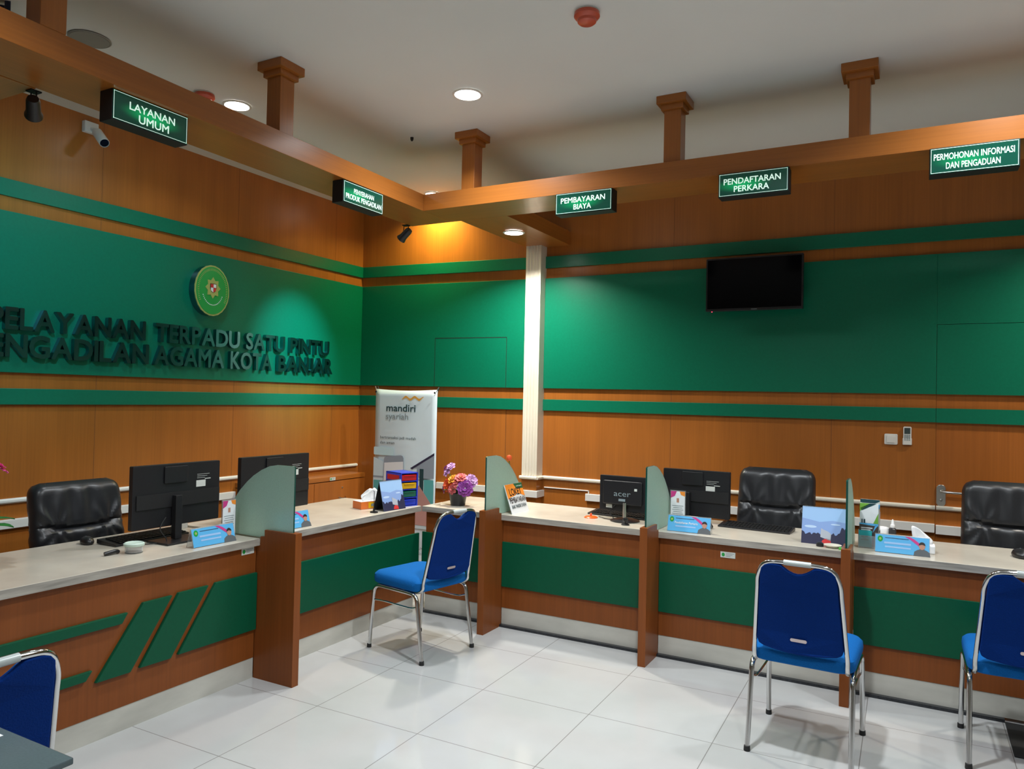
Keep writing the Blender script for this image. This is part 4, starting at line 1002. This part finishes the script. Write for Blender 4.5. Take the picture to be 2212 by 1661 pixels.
# black tape, eraser, dish near the calendar
t = thing('tape_roll', 'small black stamp in front of the wide calendar', 'stamp', (4.158, -1.175, ZT))
MB().lathe([(.018, 0), (.020, .004), (.019, .018), (.012, .024), (0, .025)], 18).build('body', BLACK, t, smooth=True)
tag(MB().lathe([(.030, 0), (.046, .012), (.048, .014), (.044, .014), (.030, .004), (0, .004)], 28).build('dish', CREAM, loc=(4.222, -1.165, ZT), smooth=True), 'shallow cream dish in front of the wide calendar', 'dish')
tag(box((0, 0, 0), (.028, .018, .012)).build('eraser', mat('bright_green', (.08, .50, .05), .5), loc=(4.258, -1.222, ZT), bevel=.002), 'bright green eraser beside the edge-on glass divider', 'eraser')
# brochure rack
t = thing('brochure_rack', 'clear rack filled with green, white and dark brochures right of the edge-on glass', 'brochure rack', (4.345, -1.075, ZT), -.06)
MB().box((0, 0, 0), (.105, .06, .003)).box((0, -.002, 0), (.105, 0, .07)).box((0, .058, 0), (.105, .06, .20)).box((0, 0, 0), (.0015, .06, .10)).box((.1035, 0, 0), (.105, .06, .10)).build('rack', ACRY, t)
LIME = mat('lime_print', (.18, .42, .05), .5)
def leaflet(y, z0, W2, H2, base, extras):
    o = Vector((.003, y, z0)); p = box((0, 0, 0), (W2, .006, H2)).build('brochure', base, t, loc=o)
    for poly, m_ in extras: flat('brochure_print', [(a*W2, b*H2) for a, b in poly], m_, p, (0, 0, 0), (1, 0, 0), (0, 0, 1), .0004)
leaflet(.048, .02, .099, .245, LABELM, [([(0, .93), (.5, .86), (1, .97), (1, 1), (0, 1)], INK), ([(.3, .86), (1, .80), (1, .90)], SKYB)])
leaflet(.032, .01, .094, .235, PAPER, [([(0, .80), (0, 1), (.55, 1)], LIME), ([(.1, .82), (.9, 1), (.55, 1), (.02, .88)], INK), ([(.65, .45), (1, .78), (1, .45)], LIME), ([(.1, .50), (.16, .50), (.16, .62), (.1, .62)], INK), ([(.22, .50), (.30, .50), (.30, .62), (.22, .62)], INK)])
leaflet(.016, .006, .096, .130, mat('brown_print', (.06, .045, .04), .5), [([(0, .95), (0, 1), (1, 1), (1, .9)], SKYB), ([(.1, .78), (.7, .78), (.7, .82), (.1, .82)], PAPER), ([(.1, .70), (.6, .70), (.6, .74), (.1, .74)], PAPER), ([(.7, .6), (.85, .95), (.95, .9)], SKYB)])
leaflet(.003, .006, .066, .090, mat('teal_print', (.02, .35, .38), .5), [([(.2, .62), (.7, .62), (.7, .66), (.2, .66)], INK), ([(.3, .52), (.6, .52), (.6, .55), (.3, .55)], INK), ([(.2, .42), (.75, .42), (.75, .46), (.2, .46)], INK)])
t = thing('hand_sanitizer', 'small dark bottle with a white nozzle behind the rightmost name card', 'bottle', (4.505, -.64, ZT))
MB().lathe([(.018, 0), (.020, .004), (.020, .055), (.010, .066), (.009, .07)], 20).build('bottle', mat('dark_bottle', (.03, .03, .035), .3), t, smooth=True)
MB().lathe([(.012, .064), (.013, .078), (.008, .084), (.007, .100), (.003, .112), (0, .113)], 16).build('nozzle', TISSUE, t, smooth=True)
t = thing('round_container', 'white round container behind the brochure rack', 'container', (4.445, -.62, ZT))
MB().lathe([(.040, 0), (.044, .006), (.044, .045), (.040, .055), (.030, .060), (0, .061)], 26).build('container', TISSUE, t, smooth=True)
t = thing('small_white_box', 'small white box at the back of the worktop behind the left large monitor', 'box', (.90, -2.79, ZT), .1)
box((-.035, -.03, 0), (.035, .03, .055)).build('carton', WHITE, t, bevel=.002)
box((-.02, -.02, .055), (.02, .02, .085)).build('cap', BLACK, t, bevel=.003)

# ------------------------------------------------------------------ x-banner
bn = thing('banner_stand', 'tall white banner reading mandiri syariah in the corner', 'banner', (.428, -.45, 0))
BW, Z0, Z1 = .650, .06, 1.597
m = MB(); G = []
for j in range(25):
    z = Z0+(Z1-Z0)*j/24; row = []
    for i in range(13):
        a = i/12; row.append(m.bm.verts.new((a*BW+(.012 if 0 else 0), .010*sin(pi*a)*-1+.0015*sin(j*.5+i*.6), z-(.012*sin(pi*a) if j == 24 else 0))))
    G.append(row)
for j in range(24):
    for i in range(12): m.bm.faces.new((G[j][i], G[j][i+1], G[j+1][i+1], G[j+1][i]))
bo = m.build('banner_sheet', BANNER, bn, smooth=True); s_ = bo.modifiers.new('s', 'SOLIDIFY'); s_.thickness = .001
o = Vector((0, -.016, 0)); u = (1, 0, 0); v = (0, 0, 1)
put_text('brand_lettering', 'mandiri', INK, bn, (0, -.016, 1.405), u, v, .13, .44, .060, bold=.012)
put_text('brand_lettering', 'syariah', GREY, bn, (0, -.016, 1.335), u, v, .125, .365, .054, bold=-.008)
mid = [(.294+.228*k/40, 1.521+.0115*sin(-1.3+2*pi*2.45*k/40)) for k in range(41)]
hw_ = lambda k: .0015+.0075*math.sin(pi*min(1, k/8)/2)*(1 if k < 33 else max(.15, (40-k)/7))
flat('gold_ribbon', [(x, z+hw_(k)) for k, (x, z) in enumerate(mid)]+[(x, z-hw_(k)) for k, (x, z) in list(enumerate(mid))[::-1]], GOLD, bn, o, u, v, .001)
put_text('tagline', 'bertransaksi jadi mudah', INK, bn, (0, -.016, 1.165), u, v, .070, .450, .024)
put_text('tagline', 'dan aman', INK, bn, (0, -.016, 1.120), u, v, .070, .225, .024)
TEALP = mat('teal_photo_print', (.10, .42, .42), .5); GREYB = mat('train_print', (.28, .33, .39), .5); PALE = mat('pale_blue_print', (.60, .73, .78), .5)
flat('printed_haze', [(.004, .42), (.648, .42), (.648, .80), (.40, .86), (.004, 1.0)], PALE, bn, o, u, v, .0004)
flat('printed_haze', rrect(.004, 1.02, .22, 1.09, .01), mat('cyan_haze_print', (.56, .76, .81), .5), bn, o, u, v, .0004)
flat('printed_train', [(.40, .925), (.645, 1.066), (.645, .85), (.52, .845), (.47, .87), (.47, .93)], GREYB, bn, o, u, v, .0010)
flat('printed_train_roof', [(.40, .925), (.645, 1.066), (.645, 1.045), (.42, .915)], NAVY, bn, o, u, v, .0014)
flat('printed_window', rect(.545, .62, .643, .836), TEALP, bn, o, u, v, .0010)
flat('printed_window', rect(.01, .62, .11, .80), TEALP, bn, o, u, v, .0010)
flat('printed_rail', rect(.004, .822, .50, .838), GREYB, bn, o, u, v, .0010)
flat('printed_pillar', rect(.500, .60, .540, .925), INK, bn, o, u, v, .0016)
flat('printed_phone', [(.108, .60), (.118, .985), (.125, 1.003), (.145, 1.012), (.30, 1.028), (.318, 1.022), (.328, 1.005), (.345, .60)], GREYB, bn, o, u, v, .0022)
flat('printed_phone_screen', [(.116, .62), (.124, .955), (.325, .975), (.338, .62)], PAPER, bn, o, u, v, .0030)
flat('printed_hand', [(.20, .45), (.62, .45), (.62, .64), (.57, .70), (.50, .78), (.44, .80), (.36, .70), (.30, .60)], mat('hand_print', (.50, .27, .24), .5), bn, o, u, v, .0038)
put_text('lower_text', 'jadi mudah', GREY, bn, (0, -.016, .245), u, v, .34, .62, .030)
put_text('lower_text', 'dan aman', GREY, bn, (0, -.016, .200), u, v, .34, .56, .030)
for x, s in ((0, -1), (BW, 1)):
    MB().tube([(x-s*.008, -.004, Z1-.018), (x+s*.012, .004, Z1+.022)], .0035, 6).build('corner_hook', STEEL, bn)
    MB().lathe([(.007, 0), (.009, .002), (.007, .003)], 12, mtx=Matrix.Translation((x-s*.014, -.018, Z1-.026)) @ Matrix.Rotation(pi/2, 4, 'X')).build('eyelet', BLACKM, bn)
MB().tube([(-.0, .02, Z1+.02), (BW/2, .12, .75), (BW, .02, Z0)], .006, 8).build('cross_pole', BLACKM, bn)
MB().tube([(BW, .02, Z1+.02), (BW/2, .12, .75), (0, .02, Z0)], .006, 8).build('cross_pole', BLACKM, bn)
for x in (.0, BW): MB().tube([(BW/2, .12, .75), (x, .22, .004)], .006, 8).build('foot_pole', BLACKM, bn)
